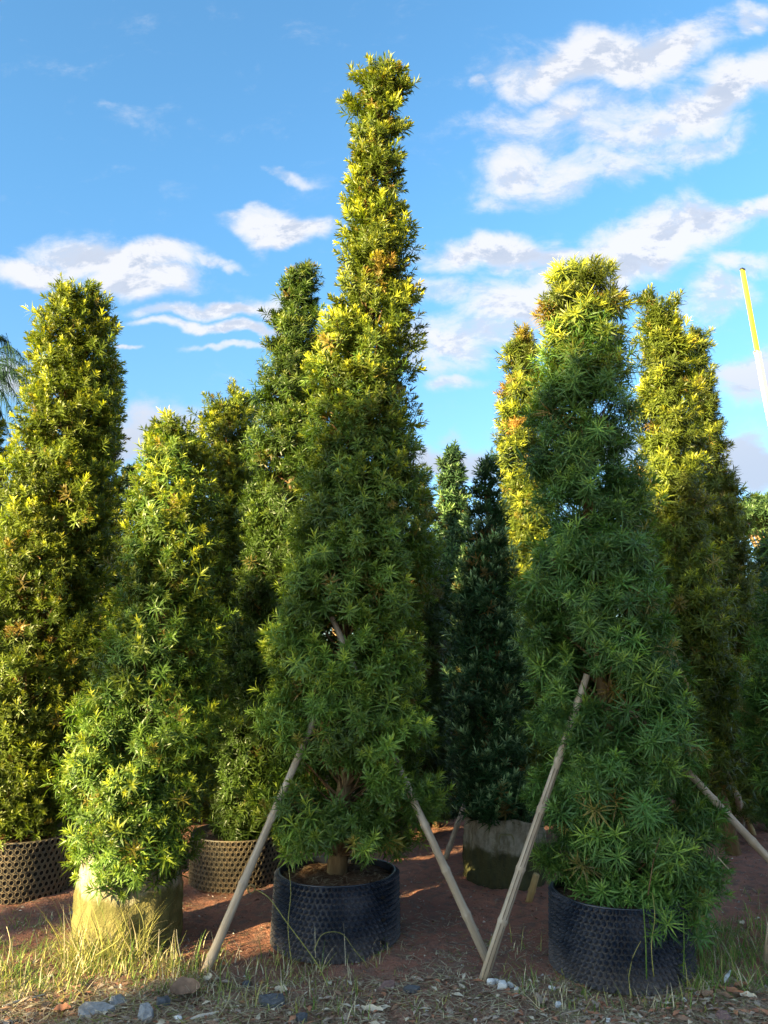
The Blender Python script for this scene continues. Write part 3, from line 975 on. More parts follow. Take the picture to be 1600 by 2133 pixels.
# background rows between and beyond, seen through the gaps
bgspec = [(60, 1140, 9.5), (262, 1128, 9.0), (215, 1150, 11.0), (470, 1060, 9.8), (560, 1090, 11.5), (860, 1120, 10.5), (905, 1190, 8.6), (1000, 1150, 11.5), (1110, 1180, 9.5), (1215, 1150, 12.0), (1330, 1120, 9.6), (1470, 1170, 10.5),
          (105, 1230, 7.4), (195, 1260, 7.9), (445, 1260, 7.6), (620, 1240, 7.8), (905, 1330, 7.4), (1570, 1290, 7.3),
          (-60, 1130, 12.0), (1700, 1130, 11.0), (1560, 1210, 9.2)]
firstbg = None
BGL = ['shaded background tree behind the far left trees', 'background tree filling the gap between the two left front trees', 'background tree deep between the left front trees', 'background tree behind the blunt tree',
       'background tree hidden behind the dark spire', 'background tree behind the tallest one', 'dark low background tree in the gap right of the tallest one', 'far background tree between the small spire and the darkest tree',
       'background tree behind the darkest tree', 'far background tree behind the broad tree', 'background tree between the broad and the golden tree', 'background tree behind the golden pair',
       'low dark tree close behind the far left sunlit tree', 'low dark tree in the gap beside the far left pot', 'low dark tree behind the second sun-coloured pot', 'low dark tree behind the skirt of the tallest one',
       'lowest dark tree in the gap right of the tallest one', 'low dark tree behind the pale stake at the right edge', 'background tree beyond the left edge', 'background tree beyond the right edge', 'dark background tree low at the right edge']
for k, ((bx, by, bY), lab) in enumerate(zip(bgspec, BGL)):
    if firstbg is None:
        # one is built, the others are copies of it and of its parts
        firstbg = tree('columnar_conifer', [(1100, 780, 800), (1150, 765, 815), (1250, 750, 830), (1400, 740, 840), (1600, 730, 850), (1660, 735, 845)], 9.5, (790, 1610), 'far',
                       lab, 70, dens=.9, young=.5, base_z=.02, limbs=True, group='shaded background trees')
        o = firstbg
        H0 = P(790, 1100, 9.5).z
    else:
        o = firstbg.copy(); col.objects.link(o)
        for ch in list(firstbg.children):
            c = ch.copy(); col.objects.link(c); c.parent = o
        o['label'] = lab
    t = P(bx, by, bY)
    o.location = (t.x, bY, 0)
    s = t.z / H0
    o.scale = (s * random.uniform(1.1, 1.4), s * 1.2, s)
    o.rotation_euler = (0, 0, k * 1.3)

# unseen trees added behind the camera, crowns shaped to shade the lower scene
# (across the sun's direction, away towards the sun, foot of crown, top of crown, half width)
SH = [(-3.25, 31.0, .8, 10.75, .52), (-2.75, 31.3, .8, 10.95, .75), (-2.0, 31.0, .8, 11.1, .9), (-1.1, 31.5, .8, 11.2, 1.0), (-.1, 31.0, .8, 11.2, 1.1), (1.0, 31.4, .8, 11.0, 1.2), (2.3, 31.0, .8, 11.4, 1.4),
      (-3.0, 32.4, .8, 10.9, .6), (-1.6, 32.6, .8, 11.2, .8), (-.6, 32.4, .8, 11.3, .8), (-4.55, 31.4, 8.95, 9.95, .55), (-7.6, 31.0, 1.5, 9.6, .9), (-5.02, 31.2, 1.0, 8.35, .20), (-6.1, 31.3, 1.0, 7.9, .3)]


def shade_tree(l, away, zb, zt, hw, k):
    x = l * .65 - away * .76; y = -l * .76 - away * .65
    root = empty('shade_tree', (x, y, 0))
    tag(root, 'unseen tree behind the camera, shaped to cast shade', 'tree', 'unseen trees added to cast shade')
    r = np.random.default_rng(500 + k)
    n_ = int(330 * hw * (zt - zb)) + 200
    t_ = r.random(n_); t = r.uniform(0, 6.28, n_)
    rad_ = hw * np.sqrt(r.random(n_)) * np.clip(1.15 - .35 * t_, .3, 1) * np.clip((1 - t_) * (zt - zb) / .5 + .35, 0, 1)
    pts = np.stack([np.cos(t) * rad_, np.sin(t) * rad_, zb + t_ * (zt - zb - .12)], 1)
    Dd = np.stack([np.cos(t), np.sin(t), np.full(n_, .5)], 1)
    cr = points_object('crown', pts, rot_from_dir(Dd, r.uniform(0, 6, n_)), np.full(n_, 1.0), r.integers(0, 4, n_),
                       np.stack([np.full(n_, .5), np.zeros(n_), np.ones(n_)], 1), get_set('shade'), root)
    cr['kind'] = 'stuff'
    tb = MB(); tb.tube([(0, 0, 0), (0.02, 0, zt * .5), (0, 0.02, zt - .4)], [.14, .09, .03], 8)
    tb.build('trunk', M['bark'], root, True)


for k, q_ in enumerate(SH):
    shade_tree(*q_, k)

# ---------------------------------------------------------------- bamboo stakes
def bamboo_mat(name, c1, c2, c3):
    m, n = new_mat(name)
    t = n.n('ShaderNodeTexCoord').outputs['Object']
    v = n.mapping(t, scale=(1, 1, .06))
    a = n.noise(v, 60, 4, .6)
    b = n.noise(t, 4, 5, .6)
    cc = n.mix(n.rng(a, .35, .7), c4(c1), c4(c2))
    cc = n.mix(n.math('MULTIPLY', n.rng(b, .45, .7), .65), cc, c4(c3))
    finish(n, principled(n, cc, .6, a, .5, .004, .35))
    return m


M['bamboo'] = bamboo_mat('bamboo', (0.36, 0.28, 0.20), (0.52, 0.43, 0.33), (0.24, 0.17, 0.115))
M['bamboo_yellow'] = bamboo_mat('bamboo_yellow', (0.38, 0.27, 0.12), (0.52, 0.38, 0.18), (0.26, 0.17, 0.08))
M['node'] = simple_mat('node', (0.12, 0.09, 0.06), (0.24, 0.18, 0.12), 30, .8, .3)


def stake(a, b, r0, r1, label, mat='bamboo', gap=.30, group='bamboo stakes propping the trees', first=.12, crack=False):
    """a bamboo culm from its foot a to its top b"""
    a, b = Vector(a), Vector(b)
    root = empty('bamboo_stake', a)
    tag(root, label, 'stake', group)
    # along local Z so that the grain follows the culm
    d = b - a
    L = d.length
    root.rotation_euler = d.to_track_quat('Z', 'Y').to_euler()
    mb = MB()
    rr = random.Random(int(L * 1000))
    nodes = []
    z = first
    while z < L - .05:
        nodes.append(z); z += gap * rr.uniform(.85, 1.15)
    zs = [(0, 0)]
    for q in nodes:
        zs += [(q - .03, 0), (q - .008, .0012), (q, .0026), (q + .008, .0008), (q + .03, 0)]
    zs.append((L, 0))
    pts = []; rad = []
    for (q, e) in zs:
        pts.append((.006 * math.sin(q * 2.2), .004 * math.sin(q * 3.1 + 1), q)); rad.append((r0 + (r1 - r0) * q / L) * (.97 if e == 0 else 1) + e * 1.5)
    mb.tube(pts, rad, 12)
    mb.build('culm', M[mat], root, True)
    for q in nodes:
        nb = MB()
        r = r0 + (r1 - r0) * q / L
        cx, cy = .006 * math.sin(q * 2.2), .004 * math.sin(q * 3.1 + 1)
        nb.tube([(cx, cy, q - .002), (cx, cy, q), (cx, cy, q + .0025)], [r + .0012, r + .0036, r + .0012], 12, False)
        nb.build('node', M['node'], root, True)
    if crack:
        vl = root.rotation_euler.to_quaternion().inverted() @ (Vector((0, 0, CAM_H)) - a)
        face = math.atan2(vl.y, vl.x)
        for sgn in (-1, 1):
            t = face + R_(12 + 22 * sgn)
            x0, y0 = math.cos(t), math.sin(t)
            r = r0
            t0_ = t
            for s0, s1 in ((.02, nodes[2] - .02), (nodes[2] + .02, nodes[3] - .05)):
                cb = MB()
                k = 10
                for i in range(k):
                    za, zb = s0 + (s1 - s0) * i / k, s0 + (s1 - s0) * (i + 1) / k
                    ra = r0 + (r1 - r0) * za / L + .0006
                    w_ = .0022
                    p = [Vector((x0 * ra + .006 * math.sin(q * 2.2), y0 * ra + .004 * math.sin(q * 3.1 + 1), q)) for q in (za, zb)]
                    sd = Vector((-y0, x0, 0)) * w_
                    cb.add([p[0] - sd, p[0] + sd, p[1] + sd, p[1] - sd], [(0, 1, 2, 3)])
                cb.build('split', M['node'], root)
    return root


def lean_stake(foot, top, Ytop, r0, r1, label, **kw):
    a = G(*foot)
    a.z = gz(a.x, a.y) - .03
    return stake(a, P(top[0], top[1], Ytop), r0, r1, label, **kw)


lean_stake((425, 2022), (690, 1412), 4.24, .0245, .016, 'grey bamboo stake leaning right, foot in the grass left of the tallest tree', first=.10, gap=.36)
lean_stake((1022, 2012), (690, 1285), 4.27, .023, .016, 'tan bamboo stake leaning left, right prop of the tallest tree', mat='bamboo', first=.27, gap=.25)
lean_stake((1003, 2050), (1222, 1405), 3.97, .0235, .017, 'split grey bamboo stake crossing in front, left prop of the broad tree', first=.30, gap=.27, crack=True)
stake(G(1790, 1985) - Vector((0, 0, .03)), P(1300, 1460, 4.05), .0235, .017, 'pale bamboo stake slanting down to the right edge from the broad tree', first=.2, gap=.30)
lean_stake((925, 1790), (975, 1660), 6.3, .022, .018, 'short bit of stake standing in shade beyond the right prop', first=.12, gap=.2, group='stakes further back')
lean_stake((1100, 1882), (1118, 1822), 5.05, .022, .021, 'stub of a brown stake at the foot of the mossy grow bag', mat='bamboo_yellow', first=.1, gap=.3, group='stakes further back')
lean_stake((762, 1800), (757, 1745), 5.55, .026, .025, 'sunlit yellow stump of a stake behind the middle pot', mat='bamboo_yellow', first=.04, gap=.12, group='stakes further back')
stake(G(1570, 1740), P(1400, 1360, 5.15), .024, .018, 'orange bamboo stake glimpsed in the foliage of the golden-green tree', mat='bamboo_yellow', first=.1, gap=.22, group='stakes further back')
lean_stake((1545, 1725), (1535, 1655), 6.3, .026, .024, 'whitish short post in the dark below the golden pair', first=.08, gap=.12, group='stakes further back')
lean_stake((1594, 2000), (1606, 1925), 3.95, .022, .02, 'pale stake foot cut by the right edge in the grass', first=.1, gap=.25, group='stakes further back')

# ---------------------------------------------------------------- measuring rod
def measuring_rod():
    top, bot = P(1547, 563, 5.2), P(1792, 1900, 4.9)
    bot.z = 0.0
    d = top - bot; L = d.length
    root = empty('measuring_rod', bot)
    tag(root, 'tall yellow and white measuring rod leaning in from the right edge against the sky', 'measuring rod')
    root.rotation_euler = d.to_track_quat('Z', 'Y').to_euler()
    ym = simple_mat('rod_yellow', (0.75, 0.62, 0.03), (0.80, 0.68, 0.05), 3, .45, .05, .4)
    wm = simple_mat('rod_white', (0.74, 0.70, 0.60), (0.80, 0.77, 0.68), 3, .45, .05, .4)
    bk = simple_mat('rod_black', (0.02, 0.02, 0.02), (0.04, 0.04, 0.04), 3, .5, .05, .4)
    z1 = L * .845
    def sec(z0, z1_, hw, hd, mat, name, edge):
        mb = MB(); mb.box((0, 0, (z0 + z1_) / 2), (hw, hd, (z1_ - z0) / 2))
        o = mb.build(name, mat, root)
        # white edge strip and printed scale
        eb = MB(); eb.box((-hw + .004, -hd - .0008, (z0 + z1_) / 2), (.0035, .0006, (z1_ - z0) / 2 - .002)); e = eb.build('edge_strip', wm, o)
        tb = MB(); k = 0; z = z0 + .01
        while z < z1_ - .01:
            w_ = .009 if k % 10 == 0 else (.0065 if k % 5 == 0 else .004)
            tb.box((-hw + .011 + w_, -hd - .0008, z), (w_, .0006, .0019)); z += .01; k += 1
        s = tb.build('scale_marks', bk, o); s['kind'] = 'stuff'
        return o
    sec(z1, L, .0165, .009, ym, 'upper_section', True)
    sec(L * .55, z1, .0205, .012, wm, 'middle_section', True)
    sec(0, L * .55, .0245, .015, wm, 'lower_section', True)
    cb = MB(); cb.box((0, 0, L + .006), (.0185, .0105, .007)); cb.build('end_cap', bk, root)
    cb = MB(); cb.box((0, -.002, z1 + .004), (.0235, .0145, .009)); cb.build('lock_collar', wm, root)
    for s in (-1, 1):
        cb = MB(); cb.tube([(s * .022, -.002, z1 + .006), (s * .030, -.002, z1 + .006)], .006, 8); cb.build('lock_button', bk, root)
    # decimetre numbers
    for i in range(0, int(L / .1)):
        z = .1 * i + .05
        if z < L * .5: continue
        hd = .009 if z > z1 else .012
        fc = bpy.data.curves.new('numeral', 'FONT'); fc.body = str(i % 10); fc.size = .020; fc.align_x = 'CENTER'
        fo = bpy.data.objects.new('numeral', fc); col.objects.link(fo); fo.parent = root
        fc.materials.append(bk)
        bpy.context.view_layer.update()
        nm_ = bpy.data.meshes.new_from_object(fo)
        bpy.data.objects.remove(fo)
        fo = bpy.data.objects.new('numeral', nm_); col.objects.link(fo); fo.parent = root
        fo.location = (.007, -hd - .0015, z); fo.rotation_euler = (R_(90), 0, 0)


measuring_rod()

# ---------------------------------------------------------------- palm at the left edge
def palm():
    Y = 11.0
    c = P(-70, 830, Y)
    root = empty('palm_tree', (c.x, Y, 0))
    tag(root, 'dark palm with drooping feathery fronds at the left edge', 'palm')
    mb = MB(); mb.tube([(0, 0, 0), (.05, 0, c.z * .5), (0, 0, c.z)], [.16, .12, .09], 10); mb.build('trunk', M['bark'], root, True)
    rr = random.Random(3)
    targets = [(62, 800, .16), (48, 880, .2), (55, 790, .35), (30, 960, .1), (20, 760, .4), (10, 1010, .1), (38, 930, .25), (60, 850, .3)]
    for i in range(13):
        if i < len(targets):
            tx, ty, arch = targets[i]
            e = P(tx, ty, Y + rr.uniform(-.8, .8)) - Vector((c.x, Y, 0))
        else:
            a = rr.uniform(0, 6.28)
            e = Vector((math.cos(a) * 1.0, math.sin(a) * 1.0, c.z + rr.uniform(-1.0, .3))); arch = rr.uniform(.1, .4)
        s = Vector((0, 0, c.z))
        fm = MB()
        pts = []
        K = 14
        for k in range(K + 1):
            t = k / K
            p = s.lerp(e, t) + Vector((0, 0, (arch + .45) * math.sin(math.pi * min(1, t * .9)) * .8))
            pts.append(p)
        fm.tube(pts, [.018 * (1 - .8 * k / K) for k in range(K + 1)], 4, False)
        for k in range(1, K):
            for j in range(6):
                t = (k + j / 6)
                p = pts[k].lerp(pts[k + 1], j / 6)
                dd = (pts[k + 1] - pts[k]).normalized()
                for sg in (-1, 1):
                    sd = dd.cross(Vector((0, 0, 1))).normalized() * sg
                    l = .40 * (1 - .45 * abs(t / K - .45)) * rr.uniform(.6, 1.15)
                    o1 = p + (sd * rr.uniform(.2, .6) + dd * rr.uniform(.2, .6) + Vector((0, 0, rr.uniform(-.4, .15)))) * l * .55
                    o2 = o1 + (sd * .12 + dd * .35 + Vector((0, 0, -1.0))) * l * .6
                    wv = dd * .0055
                    fm.add([p - wv, p + wv, o1 + wv, o1 - wv, o2], [(0, 1, 2, 3), (3, 2, 4)])
        fm.build('frond', M['palm_leaf'], root)


palm()

# ---------------------------------------------------------------- far trees
def araucaria(px, top, bot, Y, hw, label):
    a, b = P(px, top, Y), P(px, bot, Y)
    root = empty('distant_conifer', (a.x, Y, 0))
    tag(root, label, 'tree', 'distant trees')
    mb = MB(); mb.tube([(0, 0, 0), (0, 0, a.z)], [.12, .02], 7); mb.build('trunk', M['bark'], root)
    r = np.random.default_rng(9)
    H = a.z; W = hw / F * Y
    pts = []; D = []
    z = H
    k = 0
    while z > .8:
        rad_ = W * min(1, .25 + (H - z) / (H - b.z + .01))
        for t in np.arange(0, 6.28, .5):
            for f in (.35, .65, 1.0):
                if r.random() < .85:
                    pts.append((math.cos(t + k) * rad_ * f, math.sin(t + k) * rad_ * f, z + .12 * f + r.normal() * .03)); D.append((math.cos(t + k), math.sin(t + k), .6))
        z -= .26; k += 1
    pts = np.array(pts); D = np.array(D); n_ = len(pts)
    cr = points_object('crown', pts, rot_from_dir(D, r.uniform(0, 6, n_)), np.full(n_, 1.7), r.integers(0, 4, n_), np.stack([np.zeros(n_), np.zeros(n_), np.full(n_, .6)], 1), get_set('far'), root)
    cr['kind'] = 'stuff'


araucaria(270, 993, 1080, 17.0, 13, 'tiny dark conifer tip against the sky between the two left front trees')


def spreading(px, py, Y, wpx, hpx, label, seed, bright=1.0, young=.8):
    c = P(px, py, Y)
    root = empty('spreading_tree', (c.x, Y, 0))
    tag(root, label, 'tree', 'distant trees')
    mb = MB()
    W = wpx / F * Y; Hh = hpx / F * Y
    mb.tube([(0, 0, 0), (.1, 0, c.z * .6), (0, 0, c.z)], [.25, .18, .06], 8)
    r = np.random.default_rng(seed)
    pts = []
    for i in range(60):
        t = r.uniform(0, 6.28); f = math.sqrt(r.random())
        e = Vector((math.cos(t) * f * W, math.sin(t) * f * W, c.z + Hh * (1 - 1.1 * f * f) * r.uniform(-.6, 1)))
        mb.tube([(0, 0, c.z * .62), (e.x * .5, e.y * .5, e.z - Hh * .25), tuple(e)], [.05, .03, .012], 4, False)
        for j in range(60):
            pts.append((e.x + r.normal() * W * .13, e.y + r.normal() * W * .13, e.z + r.normal() * Hh * .05))
    mb.build('trunk', M['bark'], root)
    pts = np.array(pts); n_ = len(pts)
    D = r.normal(size=(n_, 3)) + np.array([0, 0, 1.2])
    cr = points_object('crown', pts, rot_from_dir(D, r.uniform(0, 6, n_)), r.uniform(1.5, 2.4, n_), r.integers(0, 4, n_), np.stack([np.full(n_, young), np.zeros(n_), np.full(n_, bright)], 1), get_set('far'), root)
    cr['kind'] = 'stuff'


spreading(1610, 1085, 24.0, 110, 55, 'light green spreading tree far off at the right edge below the clouds', 4, 1.1, .8)
spreading(1380, 1150, 26.0, 120, 50, 'distant rounded tree seen through the golden pair', 5)
spreading(700, 1160, 28.0, 160, 60, 'distant rounded tree behind the tallest tree', 6)
spreading(230, 1170, 25.0, 110, 50, 'distant rounded tree low between the left trees', 8)
spreading(-20, 1130, 24.0, 110, 60, 'distant rounded tree below the palm', 10)

# ---------------------------------------------------------------- ground cover
def ribbon_mesh(name, specs, mats, seed, parent=None):
    """grass blades / straw: (root, direction xy, length, width, lift, droop, material index)"""
    vs, fs, mi = [], [], []
    for (p, d, L, wd, lift, droop, k) in specs:
        side = Vector((-d.y, d.x, 0)) * wd * .5
        o = len(vs)
        K = 4
        for i in range(K + 1):
            t = i / K
            q = p + d * (L * t * (1 - lift) + L * .25 * t * t) + Vector((0, 0, L * (lift * t - droop * t * t)))
            ww = (1 - t ** 1.6 * .9)
            vs.append(q - side * ww); vs.append(q + side * ww)
        for i in range(K):
            fs.append((o + 2 * i, o + 2 * i + 1, o + 2 * i + 3, o + 2 * i + 2)); mi.append(k)
    me = bpy.data.meshes.new(name)
    me.from_pydata([tuple(v) for v in vs], [], fs)
    for m_ in mats: me.materials.append(m_)
    me.polygons.foreach_set('material_index', mi)
    me.update()
    o = bpy.data.objects.new(name, me); col.objects.link(o)
    tag(o, kind='stuff')
    return o


M['grass'] = foliage_mat('grass', (0.10, 0.17, 0.03), (0.2, 0.26, 0.05), BROWN, .3)
def blade_mat(name, c1, c2, tr=.3):
    m, n = new_mat(name)
    t = n.n('ShaderNodeTexCoord').outputs['Object']
    cc = n.mix(n.rng(n.noise(t, 9, 3), .35, .65), c4(c1), c4(c2))
    b = n.n('ShaderNodeBsdfPrincipled'); n.put(b.inputs['Base Color'], cc); b.inputs['Roughness'].default_value = .55; b.inputs['Specular IOR Level'].default_value = .3
    tr_ = n.n('ShaderNodeBsdfTranslucent'); n.put(tr_.inputs[0], cc)
    mx = n.n('ShaderNodeMixShader'); mx.inputs[0].default_value = tr
    n.t.links.new(b.outputs[0], mx.inputs[1]); n.t.links.new(tr_.outputs[0], mx.inputs[2]); finish(n, mx.outputs[0])
    return m
M['g1'] = blade_mat('grass_green', (0.12, 0.22, 0.035), (0.20, 0.30, 0.06))
M['g2'] = blade_mat('grass_yellowing', (0.32, 0.32, 0.08), (0.45, 0.42, 0.14))
M['g3'] = blade_mat('straw', (0.46, 0.39, 0.24), (0.62, 0.54, 0.36), .15)
M['g4'] = blade_mat('dead_brown', (0.20, 0.14, 0.09), (0.36, 0.26, 0.18), .1)
GM = [M['g1'], M['g2'], M['g3'], M['g4']]


def pick(rr, wts):
    x = rr.random() * sum(wts)
    for i, q_ in enumerate(wts):
        x -= q_
        if x < 0: return i
    return 0


def grass_area(name, zones, seed):
    """zones: (px0, px1, py0, py1, count, length lo, hi, weights, tuft)"""
    rr = random.Random(seed)
    sp = []
    for (x0, x1, y0, y1, cnt, l0, l1, wts, tuft) in zones:
        for i in range(cnt // tuft):
            c = G(rr.uniform(x0, x1), rr.uniform(y0, y1))
            for j in range(tuft):
                p = Vector((c.x + rr.gauss(0, .025), c.y + rr.gauss(0, .025), 0))
                p.z = gz(p.x, p.y) - .004
                a = rr.uniform(0, 6.28)
                d = Vector((math.cos(a), math.sin(a), 0))
                L = rr.uniform(l0, l1)
                sp.append((p, d, L, rr.uniform(.003, .0062), rr.uniform(.5, .96), rr.uniform(.0, .55), pick(rr, wts)))
    return ribbon_mesh(name, sp, GM, seed)


grass_area('grass', [
    (-40, 160, 1965, 2060, 700, .04, .15, (5, 4, 2, .3), 9),
    (-40, 420, 2010, 2090, 1150, .03, .10, (4, 4, 2, .7), 9),
    (145, 290, 1978, 2008, 700, .12, .42, (2, 7, 3, .2), 7),
    (130, 400, 1985, 2040, 500, .06, .22, (3, 6, 3, .2), 8),
    (330, 460, 1975, 2060, 160, .05, .17, (3, 4, 3, .5), 5),
    (440, 760, 2000, 2120, 420, .04, .16, (3, 5, 4, 1), 5),
    (560, 840, 1985, 2030, 110, .08, .22, (2, 4, 4, .5), 3),
    (840, 1100, 2040, 2130, 60, .03, .10, (2, 4, 4, 1), 4),
    (1080, 1480, 2035, 2110, 420, .04, .15, (4, 4, 4, 1), 6),
    (1430, 1640, 1925, 2075, 1400, .05, .19, (9, 3, 1.5, .3), 9),
    (1340, 1440, 2010, 2060, 140, .12, .34, (6, 4, 2, .2), 4),
    (1000, 1180, 1960, 2050, 60, .05, .14, (2, 4, 4, 1), 4),
    (1480, 1640, 1840, 1930, 120, .04, .12, (6, 3, 2, .3), 6),
    (-40, 150, 1900, 1960, 160, .04, .10, (4, 4, 2, .3), 6),
], 21)

# long bowed stems with bends near the middle pot, the grow bag and the broad tree's pot
def stem(points, Y, r, mat, label, cat='grass stem', group='long dry grass stems'):
    mb = MB()
    ps = [P(x, y, Y + dy) for (x, y, dy) in points]
    # smooth the path a little
    sm = []
    for i in range(len(ps) - 1):
        for k in range(4):
            t = k / 4
            a0 = ps[max(i - 1, 0)]; a1 = ps[i]; a2 = ps[i + 1]; a3 = ps[min(i + 2, len(ps) - 1)]
            sm.append(.5 * ((2 * a1) + (-a0 + a2) * t + (2 * a0 - 5 * a1 + 4 * a2 - a3) * t * t + (-a0 + 3 * a1 - 3 * a2 + a3) * t ** 3))
    sm.append(ps[-1])
    n_ = len(sm)
    mb.tube(sm, [r * (1 - .5 * i / n_) for i in range(n_)], 5)
    o = mb.build('grass_stem', mat, None, True)
    tag(o, label, cat, group)
    return o


stem([(690, 2075, -.25), (662, 2010, -.22), (600, 1925, -.16), (560, 1870, -.1), (530, 1852, -.05)], 4.1, .0028, M['g2'], 'long stem bowing up left across the left of the middle pot')
stem([(608, 2010, -.05), (600, 1930, -.03), (606, 1860, 0), (601, 1805, .03)], 4.05, .0022, M['g2'], 'thin upright stem at the left front of the middle pot')
stem([(655, 1980, -.1), (668, 1950, -.05), (690, 1941, 0), (715, 1947, 0), (738, 1978, 0), (765, 2010, -.05)], 3.95, .0020, M['g2'], 'small arched stem in front of the middle pot')
stem([(657, 1995, -.05), (656, 1930, 0)], 3.98, .0018, M['g3'], 'short straight stem in front of the middle pot')
stem([(15, 2010, 0), (22, 1965, 0), (14, 1930, 0)], 4.05, .0030, M['g3'], 'dry stalk at the far left of the grass')
stem([(330, 1985, 0), (332, 1935, 0)], 4.0, .003, M['g3'], 'straight dry stalk right of the pale grow bag')
stem([(378, 2000, 0), (370, 1960, 0), (368, 1936, 0)], 4.0, .003, M['g3'], 'dry stalk between the pale grow bag and the stake')
stem([(282, 1990, 0), (300, 1955, 0), (296, 1910, 0), (280, 1880, .1)], 4.02, .0022, M['g2'], 'curved stem climbing the front of the pale grow bag')
stem([(200, 1990, 0), (245, 1960, 0), (262, 1930, 0), (255, 1900, .05)], 4.02, .0022, M['g2'], 'curved stem leaning on the pale grow bag')
stem([(1347, 2040, 0), (1345, 1960, 0), (1341, 1900, 0), (1337, 1850, .05)], 3.72, .0034, M['g1'], 'green weed stem up the front of the broad tree pot')
stem([(1362, 2035, 0), (1357, 1970, 0), (1364, 1910, 0), (1359, 1860, .05)], 3.72, .0026, M['g2'], 'yellowish weed stem beside the green one on the broad tree pot')
stem([(1424, 2030, 0), (1425, 1960, 0), (1423, 1900, 0)], 3.75, .003, M['g1'], 'upright weed stem at the right side of the broad tree pot')
stem([(1310, 2035, 0), (1318, 1995, 0), (1335, 1960, 0)], 3.7, .002, M['g2'], 'thin weed stem crossing the studs of the broad tree pot')
stem([(1150, 2130, -.1), (1108, 2085, 0), (1070, 2050, 0)], 3.62, .002, M['g3'], 'dry stem lying right of the split stake foot')
stem([(500, 2000, 0), (497, 1975, 0), (484, 1955, 0)], 4.1, .0018, M['g3'], 'bent little stem between the left prop and the middle pot')
stem([(1350, 1865, 0), (1362, 1790, 0), (1375, 1745, 0)], 3.72, .003, M['twig'], 'bare brown twig hanging in front of the broad tree', 'twig', 'bare twigs')
stem([(1495, 1785, 0), (1522, 1815, 0)], 3.85, .0028, M['g3'], 'bare grey twig sticking out right of the broad tree', 'twig', 'bare twigs')

# straw, needles and chips lying about
def litter_field():
    rr = random.Random(77)
    sp = []
    zones = [(-60, 1660, 2040, 2150, 7000, .015, .085, (.15, .6, 4, 6)), (-60, 560, 2055, 2150, 900, .02, .09, (.4, 1.5, 4, 3)),
             (820, 960, 1900, 2060, 380, .015, .06, (.1, .5, 3, 5)), (900, 1200, 1950, 2060, 420, .01, .05, (.3, 1, 3, 4)),
             (1150, 1640, 2050, 2150, 1100, .02, .08, (.4, 1, 4, 4)), (380, 1640, 1720, 2040, 3000, .008, .045, (.2, .6, 2, 4)), (-40, 400, 1850, 1990, 600, .01, .05, (.2, .6, 2, 4))]
    for (x0, x1, y0, y1, cnt, l0, l1, wts) in zones:
        for i in range(cnt):
            c = G(rr.uniform(x0, x1), rr.uniform(y0, y1))
            p = Vector((c.x, c.y, gz(c.x, c.y) + rr.uniform(.001, .012)))
            a = rr.uniform(0, 6.28)
            sp.append((p, Vector((math.cos(a), math.sin(a), 0)), rr.uniform(l0, l1) * 1.15, rr.uniform(.0022, .0060), rr.uniform(-.02, .18), rr.uniform(-.05, .1), pick(rr, wts)))
    ribbon_mesh('straw_litter', sp, GM, 5)
    # crumbs of soil and grit: little faceted lumps
    mb = MB()
    for i in range(5200):
        y = rr.uniform(1740, 2140); x = rr.uniform(-40, 1640)
        if rr.random() < .35: y = rr.uniform(2030, 2145)
        c = G(x, y); s = rr.uniform(.0025, .0085) * (1.6 if rr.random() < .06 else 1)
        z = gz(c.x, c.y)
        p = [Vector((c.x + rr.uniform(-s, s), c.y + rr.uniform(-s, s), z - .002)) for _ in range(3)]
        p[0].x += s; p[1].x -= s; p[2].y += s * 1.3
        top = Vector((c.x, c.y, z + s * rr.uniform(.6, 1.2)))
        mb.cur = pick(rr, (6, 2, 1.3))
        mb.add(p + [top], [(0, 1, 3), (1, 2, 3), (2, 0, 3)])
    mb.cur = 0
    o = mb.build('soil_crumbs', [M['crumb'], M['grit'], M['grit_white']])
    tag(o, kind='stuff')
    # small dead leaves
    lf = MB()
    for i in range(1900):
        x = rr.uniform(-60, 1660); y = rr.uniform(2045, 2150)
        if rr.random() < .25: x = rr.uniform(1200, 1640)
        c = G(x, y); z = gz(c.x, c.y) + rr.uniform(.002, .014)
        a = rr.uniform(0, 6.28); L = rr.uniform(.008, .034) * (1.6 if rr.random() < .08 else 1); wd = L * rr.uniform(.25, .5)
        d = Vector((math.cos(a), math.sin(a), rr.uniform(-.2, .3))); s = Vector((-math.sin(a), math.cos(a), rr.uniform(-.3, .3)))
        p = Vector((c.x, c.y, z))
        lf.cur = pick(rr, (3, 2, 2, 1))
        lf.add([p - d * L, p - s * wd + Vector((0, 0, .004)), p + s * wd + Vector((0, 0, .004)), p + d * L], [(0, 1, 2), (1, 3, 2)])
    lf.cur = 0
    o = lf.build('leaf_litter', [M['dleaf_brown'], M['dleaf_red'], M['dleaf_grey'], M['dleaf_pale']])
    tag(o, kind='stuff')


